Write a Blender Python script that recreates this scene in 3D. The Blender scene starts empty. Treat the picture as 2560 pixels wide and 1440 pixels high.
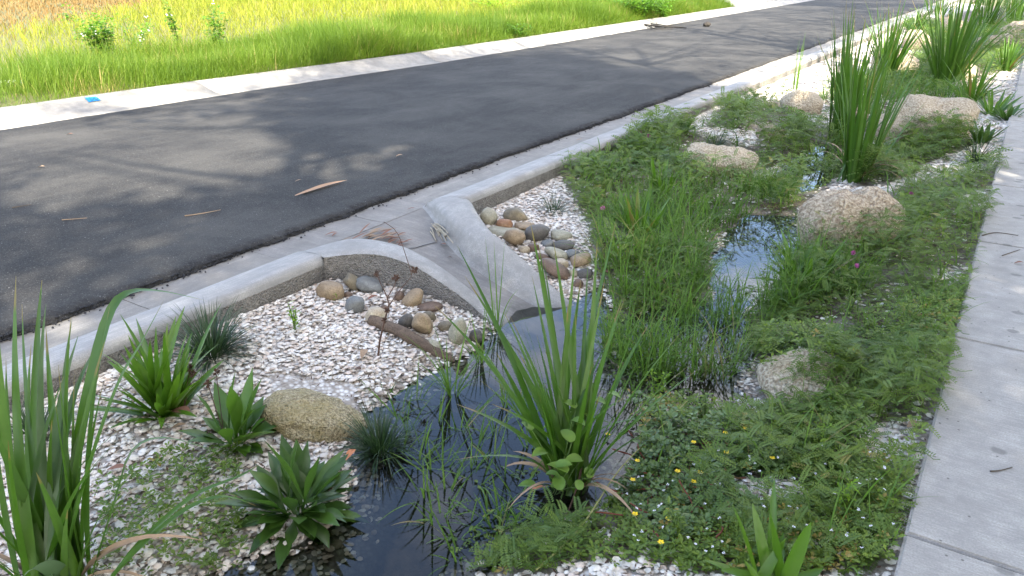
import bpy, bmesh, math, random
import numpy as np
from mathutils import Vector, Matrix, noise as mnoise

random.seed(7)
RNG = np.random.default_rng(7)
sc = bpy.context.scene
COL = sc.collection
R = math.radians

# ------------------------------------------------------------------ camera, sky, sun, exposure
FPX, CAMH = 1920.0, 1.6                       # focal length in photo pixels (2560 wide), eye height
PITCH, YAW = R(23.0), R(32.72)                # looking down, and to the left of the road's direction (+Y)
cam_d = bpy.data.cameras.new('camera'); cam = bpy.data.objects.new('camera', cam_d); COL.objects.link(cam)
cam_d.sensor_width = 36; cam_d.lens = 36 * FPX / 2560; cam_d.clip_start = 0.05; cam_d.clip_end = 2000
cam.location = (0, 0, CAMH); cam.rotation_euler = (R(90) - PITCH, 0, YAW)
sc.camera = cam

SUN_EL = R(43.0)
SUN_H = (0.757, -0.653)                       # horizontal direction towards the sun (behind the viewer)
SUN = np.array([SUN_H[0] * math.cos(SUN_EL), SUN_H[1] * math.cos(SUN_EL), math.sin(SUN_EL)])
CLOUD = (6.7, 6.2, 5.65, 1)
w = bpy.data.worlds.new('World'); sc.world = w; w.use_nodes = True
wn = w.node_tree; bg = wn.nodes['Background']
sky = wn.nodes.new('ShaderNodeTexSky'); sky.sky_type = 'NISHITA'; sky.sun_disc = False
sky.sun_elevation = SUN_EL; sky.sun_rotation = math.atan2(SUN_H[0], SUN_H[1])
sky.air_density = 1.0; sky.dust_density = 3.0; sky.ozone_density = 1.0
# scattered fair-weather cloud all over the sky (the pools mirror blue and white)
def wnode(t, ins=None, **pr):
    nd = wn.nodes.new('ShaderNode' + t)
    for k, v in pr.items(): setattr(nd, k, v)
    for k, v in (ins or {}).items():
        if isinstance(v, bpy.types.NodeSocket): wn.links.new(v, nd.inputs[k])
        else: nd.inputs[k].default_value = v
    return nd
wd = wnode('TexCoord').outputs['Generated']; wsx = wnode('SeparateXYZ', {0: wd})
wz = wnode('Math', {0: wnode('Math', {0: wsx.outputs[2], 1: 0.0}, operation='MAXIMUM').outputs[0], 1: .18}, operation='ADD').outputs[0]
wcv = wnode('CombineXYZ', {0: wnode('Math', {0: wsx.outputs[0], 1: wz}, operation='DIVIDE').outputs[0], 1: wnode('Math', {0: wsx.outputs[1], 1: wz}, operation='DIVIDE').outputs[0], 2: .37})
wno = wnode('TexNoise', {'Vector': wcv.outputs[0], 'Scale': 1.15, 'Detail': 7.0, 'Roughness': .56})
wrp = wnode('ValToRGB', {'Fac': wno.outputs[0]}); wrp.color_ramp.elements[0].position = .50; wrp.color_ramp.elements[1].position = .68
wmx = wnode('MixRGB', {'Fac': wrp.outputs[0], 'Color1': sky.outputs[0], 'Color2': CLOUD})
wn.links.new(wmx.outputs[0], bg.inputs[0]); bg.inputs[1].default_value = 0.15
sun_d = bpy.data.lights.new('sun', 'SUN'); sun_o = bpy.data.objects.new('sun', sun_d); COL.objects.link(sun_o)
sun_d.energy = 4.2; sun_d.angle = R(0.53); sun_d.color = (1.0, 0.91, 0.75)
sun_o.rotation_euler = Vector(SUN).to_track_quat('Z', 'Y').to_euler()
vs = sc.view_settings
vs.view_transform = 'Standard'; vs.look = 'None'; vs.gamma = 1.0; vs.use_curve_mapping = False
vs.exposure = 2.45
sc.cycles.max_bounces = 8; sc.cycles.transparent_max_bounces = 12
sc.cycles.caustics_reflective = False; sc.cycles.caustics_refractive = False

# ------------------------------------------------------------------ geometry helpers
cP, sP, cY, sY = math.cos(PITCH), math.sin(PITCH), math.cos(YAW), math.sin(YAW)
FWD = np.array([-sY * cP, cY * cP, -sP]); RGT = np.array([cY, sY, 0.0]); UP = np.array([-sY * sP, cY * sP, cP])
FH = np.array([-sY, cY, 0.0])                 # horizontal view direction

def G(px, py, z=0.0):
    """point of the horizontal plane z that the photo shows at pixel (px, py)"""
    d = FWD + RGT * ((px - 1280) / FPX) + UP * ((720 - py) / FPX)
    t = (z - CAMH) / d[2]
    return np.array([d[0] * t, d[1] * t, z])
def ray(px, py, depth):
    return np.array([0, 0, CAMH]) + (FWD + RGT * ((px - 1280) / FPX) + UP * ((720 - py) / FPX)) * depth
def proj(p):
    """world points (N,3) -> photo pixel x, y and depth"""
    q = np.asarray(p, float) - np.array([0, 0, CAMH])
    d = q @ FWD; dd = np.where(np.abs(d) < 1e-4, 1e-4, d)
    return 1280 + FPX * (q @ RGT) / dd, 720 - FPX * (q @ UP) / dd, d
def depth(p): return float((np.asarray(p) - np.array([0, 0, CAMH])) @ FWD)

def inpoly(x, y, poly):
    x = np.asarray(x); y = np.asarray(y); c = np.zeros(x.shape, bool); n = len(poly)
    for i in range(n):
        x0, y0 = poly[i]; x1, y1 = poly[(i + 1) % n]
        if y0 == y1: continue
        c ^= ((y0 > y) != (y1 > y)) & (x < (x1 - x0) * (y - y0) / (y1 - y0) + x0)
    return c
def sdpoly(x, y, poly):
    d = np.full(np.shape(x), 1e9); n = len(poly)
    for i in range(n):
        a = np.array(poly[i][:2]); b = np.array(poly[(i + 1) % n][:2]); e = b - a
        t = np.clip(((x - a[0]) * e[0] + (y - a[1]) * e[1]) / max(e @ e, 1e-9), 0, 1)
        d = np.minimum(d, np.hypot(x - a[0] - e[0] * t, y - a[1] - e[1] * t))
    return np.where(inpoly(x, y, [p[:2] for p in poly]), -d, d)
_ns = [(np.random.default_rng(100 + i).normal(size=(7, 2)), np.random.default_rng(200 + i).uniform(0, 6.28, 7)) for i in range(6)]
def wob(x, y, f=1.0, k=0):
    """smooth noise in about -1..1"""
    K, ph = _ns[k]; s = 0
    for i in range(7): s = s + np.sin(f * (K[i, 0] * x + K[i, 1] * y) + ph[i])
    return s / 4.0

def mesh_np(name, V, quads=None, tris=None, attrs=None, smooth=True, mats=None, midx=None):
    me = bpy.data.meshes.new(name); V = np.asarray(V, np.float32).reshape(-1, 3)
    q = np.zeros((0, 4), np.int32) if quads is None else np.asarray(quads, np.int32).reshape(-1, 4)
    t = np.zeros((0, 3), np.int32) if tris is None else np.asarray(tris, np.int32).reshape(-1, 3)
    me.vertices.add(len(V)); me.vertices.foreach_set('co', V.ravel())
    me.loops.add(q.size + t.size); me.loops.foreach_set('vertex_index', np.concatenate([q.ravel(), t.ravel()]))
    nf = len(q) + len(t); me.polygons.add(nf)
    st = np.concatenate([np.arange(len(q)) * 4, q.size + np.arange(len(t)) * 3]).astype(np.int32)
    me.polygons.foreach_set('loop_start', st)
    me.polygons.foreach_set('use_smooth', np.full(nf, smooth))
    if midx is not None: me.polygons.foreach_set('material_index', np.asarray(midx, np.int32))
    for k, a in (attrs or {}).items():
        at_ = me.attributes.new(k, 'FLOAT', 'POINT'); at_.data.foreach_set('value', np.asarray(a, np.float32).ravel())
    for m in (mats or []): me.materials.append(m)
    me.update(calc_edges=True); me.validate()
    return me
def link(name, me, parent=None, m=None, label=None, cat=None, group=None, kind=None, loc=None):
    o = bpy.data.objects.new(name, me); COL.objects.link(o)
    if m is not None: me.materials.append(m)
    if parent is not None: o.parent = parent
    if loc is not None: o.location = loc
    return tag(o, label, cat, group, kind)
def tag(o, label=None, cat=None, group=None, kind=None):
    if label: o['label'] = label
    if cat: o['category'] = cat
    if group: o['group'] = group
    if kind: o['kind'] = kind
    return o
def thing(name, label, cat, loc=(0, 0, 0), group=None):
    o = bpy.data.objects.new(name, None); COL.objects.link(o); o.location = [float(v) for v in loc]
    o.empty_display_size = 0.1
    return tag(o, label, cat, group, 'thing')
def structure(name): return tag(bpy.data.objects.new(name, None), kind='structure') if False else _structure(name)
def _structure(name):
    o = bpy.data.objects.new(name, None); COL.objects.link(o); o['kind'] = 'structure'; return o

def grid_mesh(name, P, mats=None, smooth=True, attrs=None, midx=None):
    """P (rows, cols, 3)"""
    r, c = P.shape[:2]; i = np.arange(r * c).reshape(r, c)
    q = np.stack([i[:-1, :-1], i[:-1, 1:], i[1:, 1:], i[1:, :-1]], -1).reshape(-1, 4)
    return mesh_np(name, P.reshape(-1, 3), q, attrs=attrs, smooth=smooth, mats=mats, midx=midx)
def sweep(name, prof, ys, xoff=None, mats=None, midx=None, smooth=True, wobble=0.0, caps=True):
    """profile [(x, z)] swept along Y, closed at both ends"""
    prof = np.array(prof); ys = np.array(ys)
    P = np.zeros((len(ys), len(prof), 3)); P[:, :, 0] = prof[None, :, 0]; P[:, :, 2] = prof[None, :, 1]; P[:, :, 1] = ys[:, None]
    if xoff is not None: P[:, :, 0] += xoff(ys)[:, None]
    if wobble: P[:, :, 0] += wobble * wob(P[:, :, 1], P[:, :, 2] * 3, 3.0, 1); P[:, :, 2] += wobble * .6 * wob(P[:, :, 1], P[:, :, 0] * 3, 2.2, 2)
    n = len(prof); i = np.arange(len(ys) * n).reshape(len(ys), n)
    q = np.stack([i[:-1, :-1], i[:-1, 1:], i[1:, 1:], i[1:, :-1]], -1).reshape(-1, 4)
    mi = None if midx is None else np.tile(np.array(midx), len(ys) - 1)
    me = mesh_np(name, P.reshape(-1, 3), q, smooth=smooth, mats=mats, midx=mi)
    if caps:
        bm = bmesh.new(); bm.from_mesh(me); bm.verts.ensure_lookup_table()
        for row in (0, len(ys) - 1):
            try: bm.faces.new([bm.verts[row * n + k] for k in range(n)])
            except ValueError: pass
        bmesh.ops.recalc_face_normals(bm, faces=bm.faces[:]); bm.to_mesh(me); bm.free()
    return me
def catmull(pts, n):
    p = np.array(pts, float); k = len(p); out = []
    for u in np.linspace(0, k - 1, n):
        i = min(int(u), k - 2); t = u - i
        a, b, c, d = p[max(i - 1, 0)], p[i], p[i + 1], p[min(i + 2, k - 1)]
        out.append(.5 * (2 * b + (c - a) * t + (2 * a - 5 * b + 4 * c - d) * t * t + (3 * b - a - 3 * c + d) * t ** 3))
    return np.array(out)
def tube_np(pts, rad, sides=6):
    """closed tube through points; returns V, quads"""
    p = np.array(pts, float); n = len(p); rad = np.broadcast_to(np.array(rad, float), (n,))
    tg = np.gradient(p, axis=0); tg /= np.linalg.norm(tg, axis=1)[:, None] + 1e-9
    ref = np.where(np.abs(tg[:, 2:3]) > .9, np.array([[1., 0, 0]]), np.array([[0, 0, 1.]]))
    a = np.cross(tg, ref); a /= np.linalg.norm(a, axis=1)[:, None] + 1e-9; b = np.cross(tg, a)
    th = np.linspace(0, 2 * math.pi, sides, endpoint=False)
    V = p[:, None] + rad[:, None, None] * (np.cos(th)[None, :, None] * a[:, None] + np.sin(th)[None, :, None] * b[:, None])
    i = np.arange(n * sides).reshape(n, sides); j = np.roll(i, -1, 1)
    q = np.stack([i[:-1], j[:-1], j[1:], i[1:]], -1).reshape(-1, 4)
    return V.reshape(-1, 3), q
def join(parts):
    """[(V, quads)] -> one"""
    V, Q, o = [], [], 0
    for v, q in parts: V.append(v); Q.append(np.asarray(q) + o); o += len(v)
    return np.concatenate(V), np.concatenate(Q)

# ------------------------------------------------------------------ materials
class M:
    def __init__(s, name):
        s.m = bpy.data.materials.new(name); s.m.use_nodes = True; s.t = s.m.node_tree; s.t.nodes.clear()
        s.out = s.t.nodes.new('ShaderNodeOutputMaterial')
    def n(s, typ, ins=None, **props):
        nd = s.t.nodes.new('ShaderNode' + typ)
        for k, v in props.items(): setattr(nd, k, v)
        for k, v in (ins or {}).items():
            if hasattr(v, 'bl_idname') and hasattr(v, 'outputs'): v = v.outputs[0]
            if isinstance(v, bpy.types.NodeSocket): s.t.links.new(v, nd.inputs[k])
            else: nd.inputs[k].default_value = v
        return nd
    def pos(s): return s.n('NewGeometry').outputs['Position']
    def obj(s): return s.n('TexCoord').outputs['Object']
    def noise(s, vec, scale, detail=4, rough=.55, dist=0): return s.n('TexNoise', {'Vector': vec, 'Scale': scale, 'Detail': detail, 'Roughness': rough, 'Distortion': dist}).outputs['Fac']
    def vor(s, vec, scale, feature='F1', out='Distance', rand=1.0): return s.n('TexVoronoi', {'Vector': vec, 'Scale': scale, 'Randomness': rand}, feature=feature).outputs[out]
    def scl(s, vec, sc_): return s.n('Mapping', {'Vector': vec, 'Scale': sc_})
    def ramp(s, fac, stops, interp='LINEAR'):
        r = s.n('ValToRGB', {'Fac': fac}); r.color_ramp.interpolation = interp; e = r.color_ramp.elements
        for i, (p, c) in enumerate(stops):
            el = e[i] if i < 2 else e.new(p)
            el.position = p; el.color = (c, c, c, 1) if isinstance(c, (int, float)) else (*c, 1)
        return r.outputs[0]
    def mix(s, fac, a, b, blend='MIX'):
        nd = s.n('MixRGB', blend_type=blend)
        for k, v in zip(('Fac', 'Color1', 'Color2'), (fac, a, b)):
            if isinstance(v, tuple): v = (*v[:3], 1)
            if isinstance(v, bpy.types.NodeSocket): s.t.links.new(v, nd.inputs[k])
            else: nd.inputs[k].default_value = v
        return nd.outputs[0]
    def math(s, op, a, b=0.0, clamp=False):
        nd = s.n('Math', {0: a, 1: b}, operation=op); nd.use_clamp = clamp; return nd.outputs[0]
    def bump(s, h, strength=.3, dist=.01, normal=None):
        i = {'Height': h, 'Strength': strength, 'Distance': dist}
        if normal is not None: i['Normal'] = normal
        return s.n('Bump', i).outputs[0]
    def attr(s, name): return s.n('Attribute', attribute_name=name).outputs['Fac']
    def pbr(s, col, rough=.7, normal=None, spec=.5, metallic=0, **k):
        i = {'Roughness': rough, 'Specular IOR Level': spec}
        b = s.n('BsdfPrincipled', i)
        if isinstance(col, tuple): b.inputs['Base Color'].default_value = (*col[:3], 1)
        else: s.t.links.new(col, b.inputs['Base Color'])
        if normal is not None: s.t.links.new(normal, b.inputs['Normal'])
        return b.outputs[0]
    def done(s, surf):
        s.t.links.new(surf, s.out.inputs['Surface']); return s.m

def leaf_mat(name, a, b, trans=.35, tcol=None, rough=.42, spec=.45, old=None, oldp=.93, tip=None, vein=0):
    a, b = [tuple(np.array(v) * np.array([1.22, 1.06, .82])) for v in (a, b)]
    g = M(name); r = g.attr('rnd'); c = g.mix(r, a, b)
    nz = g.noise(g.pos(), 22, 3); c = g.mix(g.ramp(nz, [(.35, 0.), (.75, .35)]), c, tuple(x * .62 for x in a))
    if old: c = g.mix(g.ramp(r, [(oldp - .015, 0.), (oldp + .015, 1.)]), c, old)
    if tip: c = g.mix(g.ramp(g.math('ADD', g.attr('t'), g.math('MULTIPLY', r, .12)), [(.97, 0.), (1.05, 1.)]), c, tip)
    nrm = None
    p = g.pbr(c, rough, nrm, spec)
    tc = g.mix(.55, c, tcol or (b[0] * 1.5, b[1] * 1.45, b[2] * .8), 'MIX')
    tr = g.n('BsdfTranslucent', {'Color': tc}).outputs[0]
    return g.done(g.n('MixShader', {0: trans, 1: p, 2: tr}).outputs[0])

def concrete_mat(name, base=(.40, .40, .385), rough_face=False, broom=None, warm=(.36, .33, .28), spots=False, algae_dim=False):
    g = M(name); P = g.pos()
    big = g.noise(P, 1.3, 5, .6); mid = g.noise(P, 9, 5, .65); fin = g.noise(P, 160, 3, .6)
    c = g.mix(g.ramp(big, [(.35, 0.), (.7, .8)]), base, warm)
    c = g.mix(g.ramp(mid, [(.34, .75), (.60, 0.)]), c, tuple(x * .62 for x in base))
    c = g.mix(g.ramp(g.noise(P, 3.2, 6, .7), [(.47, 0.), (.70, .6)]), c, tuple(x * .55 for x in warm))
    c = g.mix(g.ramp(fin, [(.38, .5), (.6, 0.)]), c, tuple(x * .5 for x in base))
    h = fin; d = .004
    nr = g.bump(fin, .35, .004)
    if broom:
        st = g.noise(g.scl(P, broom), 1, 3, .7)
        c = g.mix(g.ramp(st, [(.36, .55), (.56, 0.)]), c, tuple(x * .58 for x in base))
        c = g.mix(g.ramp(st, [(.6, 0.), (.8, .4)]), c, tuple(min(.7, x * 1.35) for x in base))
        nr = g.bump(st, .5, .004, nr)
    if rough_face:
        v = g.vor(P, 95); v2 = g.noise(P, 45, 5, .7)
        c = g.mix(g.ramp(v2, [(.36, .65), (.58, 0.)]), c, (.15, .14, .125))
        nr = g.bump(g.math('ADD', v, v2), 1.0, .02, nr)
    if spots:
        wv = g.noise(P, 30, 2)
        pp = g.n('VectorMath', {0: P, 1: g.n('VectorMath', {0: g.n('TexNoise', {'Vector': P, 'Scale': 30.0}).outputs['Color'], 1: (.02, .02, .02)}, operation='MULTIPLY')}, operation='ADD').outputs[0]
        vd = g.n('TexVoronoi', {'Vector': g.scl(pp, (3.6, 4.6, .01)), 'Scale': 1.0}, voronoi_dimensions='2D')
        keep = g.math('GREATER_THAN', g.n('SeparateColor', {0: vd.outputs['Color']}).outputs[0], .45)
        sp = g.math('MULTIPLY', g.ramp(vd.outputs['Distance'], [(.075, .6), (.115, 0.)]), keep)
        c = g.mix(sp, c, (.13, .125, .115))
        vs_ = g.n('TexVoronoi', {'Vector': g.scl(P, (17, 17, .01)), 'Scale': 1.0}, voronoi_dimensions='2D')
        k2 = g.math('GREATER_THAN', g.n('SeparateColor', {0: vs_.outputs['Color']}).outputs[1], .86)
        c = g.mix(g.math('MULTIPLY', g.ramp(vs_.outputs['Distance'], [(.05, .8), (.09, 0.)]), k2), c, (.10, .09, .08))
    if algae_dim:
        wz_ = g.n('MapRange', {0: g.math('ADD', g.n('SeparateXYZ', {0: P}).outputs[2], g.math('MULTIPLY', g.math('SUBTRACT', mid, .5), .06)), 1: -.275, 2: -.205, 3: 1.0, 4: 0.0}).outputs[0]  # silt and algae stain, also painting in the light lost under water
        c = g.mix(wz_, c, (.022, .02, .015))
    return g.done(g.pbr(c, .85, nr, .3))

def asphalt_mat():
    g = M('asphalt'); P = g.pos()
    v = g.n('TexVoronoi', {'Vector': P, 'Scale': 190.0}); cr = g.n('SeparateColor', {0: v.outputs['Color']}).outputs[0]
    c = g.ramp(cr, [(0., (.009, .0088, .0092)), (.6, (.020, .0196, .0203)), (.95, (.034, .033, .032)), (1., (.095, .092, .086))])
    dust = g.noise(P, 1.1, 5, .6, .4); dust2 = g.noise(g.scl(P, (6, 1.2, 1)), 1.2, 4, .6)
    c = g.mix(g.ramp(dust, [(.42, 0.), (.78, .40)]), c, (.11, .106, .097))
    c = g.mix(g.ramp(dust2, [(.45, 0.), (.8, .25)]), c, (.08, .078, .072))
    s = g.n('TexVoronoi', {'Vector': P, 'Scale': 38.0}); k = g.n('SeparateColor', {0: s.outputs['Color']}).outputs[1]
    dot = g.math('MULTIPLY', g.ramp(s.outputs['Distance'], [(.07, 1.), (.12, 0.)]), g.math('GREATER_THAN', k, .94))
    c = g.mix(dot, c, (.34, .33, .31))
    nr = g.bump(v.outputs['Distance'], .8, .004); nr = g.bump(g.noise(P, 40, 3), .3, .01, nr)
    return g.done(g.pbr(c, .8, nr, .22))

def shell_ground_mat():
    g = M('shell_litter_ground'); P = g.pos()
    v = g.n('TexVoronoi', {'Vector': g.scl(P, (48, 48, 20)), 'Scale': 1.0}); rc = g.n('SeparateColor', {0: v.outputs['Color']}).outputs[0]
    c = g.ramp(rc, [(0., (.42, .38, .33)), (.4, (.62, .59, .55)), (1., (.78, .76, .73))])
    c = g.mix(g.ramp(v.outputs['Distance'], [(.30, 0.), (.68, .8)]), c, (.26, .22, .18))
    dirt = g.noise(P, 3.2, 5, .65); c = g.mix(g.ramp(dirt, [(.52, 0.), (.72, .7)]), c, (.20, .16, .12))
    c = g.mix(g.math('MULTIPLY', g.attr('mud'), 1.0, True), c, g.mix(g.noise(P, 14, 4), (.012, .011, .009), (.05, .042, .03)))
    c = g.mix(g.math('MULTIPLY', g.attr('plant_shade'), g.ramp(g.noise(P, 7, 4), [(.3, .55), (.6, 1.)])), c, g.mix(g.noise(P, 30, 4), (.045, .034, .02), (.11, .085, .05)))  # shade beneath dense plants, painted over the shells as a litter brown
    nr = g.bump(v.outputs['Distance'], .8, .01)
    return g.done(g.pbr(c, .8, nr, .3))

def shell_mat():
    g = M('bleached_shell'); r = g.attr('rnd')
    c = g.ramp(r, [(0., (.58, .53, .47)), (.3, (.77, .74, .68)), (.55, (.67, .61, .53)), (.74, (.68, .57, .48)), (.88, (.48, .39, .31)), (1., (.27, .22, .17))])
    n_ = g.noise(g.pos(), 130, 4); c = g.mix(g.ramp(n_, [(.4, 0.), (.75, .4)]), c, (.42, .37, .32))
    return g.done(g.pbr(c, .55, g.bump(g.noise(g.pos(), 300, 2), .25, .003), .35))

def rock_mat(name, a, b, dark, scale=70, moss=None, mossp=(.45, .65)):
    g = M(name); P = g.pos()
    v = g.n('TexVoronoi', {'Vector': P, 'Scale': float(scale)}); n1 = g.noise(P, 6, 5, .65); n2 = g.noise(P, scale * .8, 4, .7)
    c = g.mix(n1, a, b)
    c = g.mix(g.ramp(n2, [(.36, .75), (.54, 0.)]), c, dark)
    c = g.mix(g.ramp(v.outputs['Distance'], [(.40, 0.), (.8, .6)]), c, dark)
    c = g.mix(g.ramp(g.noise(P, 2.2, 4), [(.5, 0.), (.75, .5)]), c, tuple(x * .55 for x in a))
    if moss: c = g.mix(g.ramp(g.noise(P, 9, 5, .7), [(mossp[0], 0.), (mossp[1], .85)]), c, moss)
    h = g.math('ADD', g.math('MULTIPLY', v.outputs['Distance'], -1.0), g.math('MULTIPLY', n2, 1.4))
    nr = g.bump(h, .85, .018); nr = g.bump(n1, .7, .05, nr)
    return g.done(g.pbr(c, .92, nr, .2))
def stone_mat(name, a, b, spec=.35, rough=.6, band=0):
    g = M(name); P = g.obj()
    n1 = g.noise(g.scl(P, (6, 6, 22)) if band else P, 1.0 if band else 14, 5, .65); n2 = g.noise(P, 150, 3, .7)
    c = g.mix(g.ramp(n1, [(.3, 0.), (.7, 1.)]), a, b)
    c = g.mix(g.ramp(n2, [(.35, .6), (.55, 0.)]), c, tuple(x * .5 for x in a))
    c = g.mix(g.ramp(g.noise(P, 30, 4), [(.55, 0.), (.75, .4)]), c, tuple(min(.6, x * 1.4) for x in b))
    return g.done(g.pbr(c, rough, g.bump(g.math('ADD', n2, n1), .35, .004), spec))
def plain_mat(name, a, b, scale=40, rough=.75, spec=.3, trans=0):
    g = M(name); c = g.mix(g.noise(g.pos(), scale, 4, .6), a, b)
    p = g.pbr(c, rough, g.bump(g.noise(g.pos(), scale * 3, 3), .3, .003), spec)
    return g.done(p)
def water_mat():
    g = M('still_water'); P = g.pos()
    nr = g.bump(g.noise(g.scl(P, (5, 5, 1)), 1.0, 2, .4), .035, .02)
    fr = g.n('Fresnel', {'IOR': 1.46, 'Normal': nr}).outputs[0]
    gl = g.n('BsdfGlossy', {'Color': (.95, .97, 1, 1), 'Roughness': .012, 'Normal': nr}).outputs[0]
    tr = g.n('BsdfTransparent', {'Color': (.54, .56, .50, 1)}).outputs[0]
    return g.done(g.n('MixShader', {0: fr, 1: tr, 2: gl}).outputs[0])

MT = dict(
    asphalt=asphalt_mat(),
    wing=concrete_mat('wing_concrete', (.39, .383, .37), broom=(20, 20, 20), warm=(.30, .285, .26), algae_dim=True),
    kerb=concrete_mat('kerb_concrete', (.40, .395, .385), broom=(70, 3, 30), warm=(.345, .325, .30)),
    gutter=concrete_mat('gutter_concrete', (.31, .295, .27), warm=(.25, .225, .195), broom=(40, 2, 20)),
    apron=concrete_mat('apron_concrete', (.30, .285, .265), warm=(.225, .205, .18), broom=(5, 60, 20), algae_dim=True),
    rough=concrete_mat('exposed_aggregate', (.36, .345, .32), True),
    farkerb=concrete_mat('far_kerb_concrete', (.31, .30, .28), warm=(.27, .255, .23)),
    walk=concrete_mat('sidewalk_concrete', (.455, .43, .395), broom=(6, 160, 10), warm=(.41, .38, .34), spots=True),
    ground=shell_ground_mat(), shell=shell_mat(), water=water_mat(),
    coral=rock_mat('grainy_limestone', (.64, .55, .43), (.54, .45, .33), (.19, .135, .085), 60),
    coral2=rock_mat('pale_limestone', (.67, .59, .46), (.58, .49, .36), (.24, .18, .115), 70),
    coralmoss=rock_mat('mossy_limestone', (.66, .58, .40), (.54, .45, .28), (.15, .12, .06), 110, (.38, .32, .16)),
    s_tan=stone_mat('tan_river_stone', (.22, .155, .09), (.34, .26, .165)),
    s_cream=stone_mat('cream_river_stone', (.36, .29, .20), (.50, .43, .32)),
    s_grey=stone_mat('grey_slate_stone', (.13, .135, .13), (.20, .205, .195)),
    s_brown=stone_mat('brown_river_stone', (.105, .07, .05), (.18, .125, .09)),
    s_olive=stone_mat('olive_river_stone', (.13, .11, .075), (.21, .175, .115)),
    s_dark=stone_mat('dark_river_stone', (.075, .068, .06), (.13, .12, .105)),
    s_orange=stone_mat('rusty_river_stone', (.25, .11, .05), (.30, .19, .11)),
    s_pale=stone_mat('pale_greenish_river_stone', (.27, .25, .175), (.37, .35, .265)),
    wood=stone_mat('weathered_brown_wood', (.085, .058, .040), (.165, .12, .085), band=1, rough=.8),
    sword=leaf_mat('sword_leaf', (.032, .092, .014), (.070, .165, .024), .32, (.14, .34, .02), .38, .5, (.20, .16, .05), .975, (.22, .15, .05)),
    swordgrey=leaf_mat('glaucous_sword_leaf', (.05, .11, .06), (.085, .17, .09), .25, None, .42, .5),
    strap=leaf_mat('strap_leaf', (.035, .105, .012), (.085, .19, .02), .32, (.18, .38, .02), .34, .5, (.22, .13, .05), .965),
    broad=leaf_mat('broad_rosette_leaf', (.034, .098, .016), (.085, .19, .028), .30, (.17, .36, .03), .38, .5, (.08, .05, .03), .96),
    darkleaf=leaf_mat('dark_rosette_leaf', (.026, .070, .016), (.060, .135, .026), .26, (.12, .28, .03), .36, .5),
    mondo=leaf_mat('mondo_leaf', (.016, .046, .022), (.038, .085, .036), .2, None, .4, .5),
    sedge=leaf_mat('sedge_leaf', (.045, .115, .02), (.12, .24, .045), .38, (.20, .40, .05), .5, .3, (.25, .20, .09), .95),
    verge=leaf_mat('verge_grass_leaf', (.055, .125, .016), (.135, .225, .03), .5, (.24, .38, .03), .55, .25, (.30, .24, .09), .88),
    field=leaf_mat('field_grass_leaf', (.13, .20, .025), (.25, .27, .045), .5, (.36, .40, .04), .6, .2, (.30, .25, .09), .87),
    dry=leaf_mat('dry_grass_leaf', (.13, .095, .045), (.22, .165, .08), .3, (.24, .18, .08), .7, .15),
    mimosa=leaf_mat('mimosa_leaf', (.056, .125, .032), (.145, .235, .052), .36, (.24, .38, .06), .5, .35, (.30, .26, .07), .965),
    weed=leaf_mat('creeping_weed_leaf', (.060, .135, .025), (.17, .27, .045), .36, (.28, .42, .06), .42, .45, (.34, .24, .06), .955),
    purslane=leaf_mat('purslane_leaf', (.065, .140, .055), (.135, .225, .085), .25, (.20, .34, .10), .35, .5),
    heart=leaf_mat('heart_weed_leaf', (.10, .215, .045), (.16, .29, .06), .34, (.24, .44, .06), .42, .4),
    shrub=leaf_mat('leafy_shrub_leaf', (.035, .12, .015), (.11, .26, .025), .4, (.22, .46, .03), .45, .35),
    lime=leaf_mat('lime_weed_leaf', (.12, .26, .02), (.20, .36, .03), .45, (.32, .55, .03), .45, .35),
    canopy=leaf_mat('tree_canopy_leaf', (.03, .075, .015), (.06, .12, .02), .3),
    stem=plain_mat('green_stem', (.07, .13, .03), (.11, .17, .05)),
    redstem=plain_mat('red_stem', (.20, .045, .03), (.14, .05, .03)),
    deadstem=plain_mat('dead_stem', (.055, .032, .022), (.11, .06, .04)),
    straw=plain_mat('straw_stalk', (.32, .30, .12), (.24, .26, .09)),
    litter=plain_mat('reddish_dead_leaf', (.26, .12, .075), (.15, .08, .055)),
    litter2=plain_mat('tan_dead_leaf', (.36, .25, .16), (.24, .17, .11)),
    orange=plain_mat('orange_dead_leaf', (.55, .17, .05), (.40, .20, .12)),
    barkstrip=plain_mat('peeled_bark', (.40, .24, .14), (.28, .19, .13)),
    twig=plain_mat('twig_wood', (.06, .045, .035), (.10, .08, .06)),
    straws=plain_mat('pale_straw', (.42, .37, .28), (.33, .28, .20)),
    pink=plain_mat('pink_petal', (.60, .16, .42), (.52, .12, .38), rough=.6),
    yellow=plain_mat('yellow_petal', (.80, .58, .02), (.75, .50, .01), rough=.5),
    white=plain_mat('white_petal', (.72, .72, .74), (.66, .64, .70), rough=.5),
    lilac=plain_mat('pale_lilac_petal', (.55, .52, .75), (.62, .60, .80), rough=.5),
    bark=plain_mat('tree_bark', (.12, .09, .065), (.20, .16, .12), 12),
    lawn=plain_mat('lawn_soil', (.05, .075, .02), (.09, .10, .035), 6),
    soil=plain_mat('field_soil', (.10, .095, .035), (.07, .08, .025), 3),
    crumb=plain_mat('asphalt_crumb', (.018, .018, .02), (.035, .035, .038), 90),
    bluepaint=plain_mat('blue_paint', (.015, .16, .46), (.02, .20, .52), 30, .6),
    mark=plain_mat('dark_blue_scratch', (.01, .05, .17), (.01, .05, .17)),
    plastic=plain_mat('clear_bottle_plastic', (.55, .55, .52), (.45, .46, .45), 30, .2, .6),
    bluecap=plain_mat('blue_plastic_cap', (.10, .35, .75), (.12, .38, .78), 30, .35, .5),
    joint=plain_mat('joint_filler', (.05, .047, .043), (.03, .03, .03)),
    tar=plain_mat('dark_clod', (.02, .018, .016), (.04, .035, .03)),
)

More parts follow.
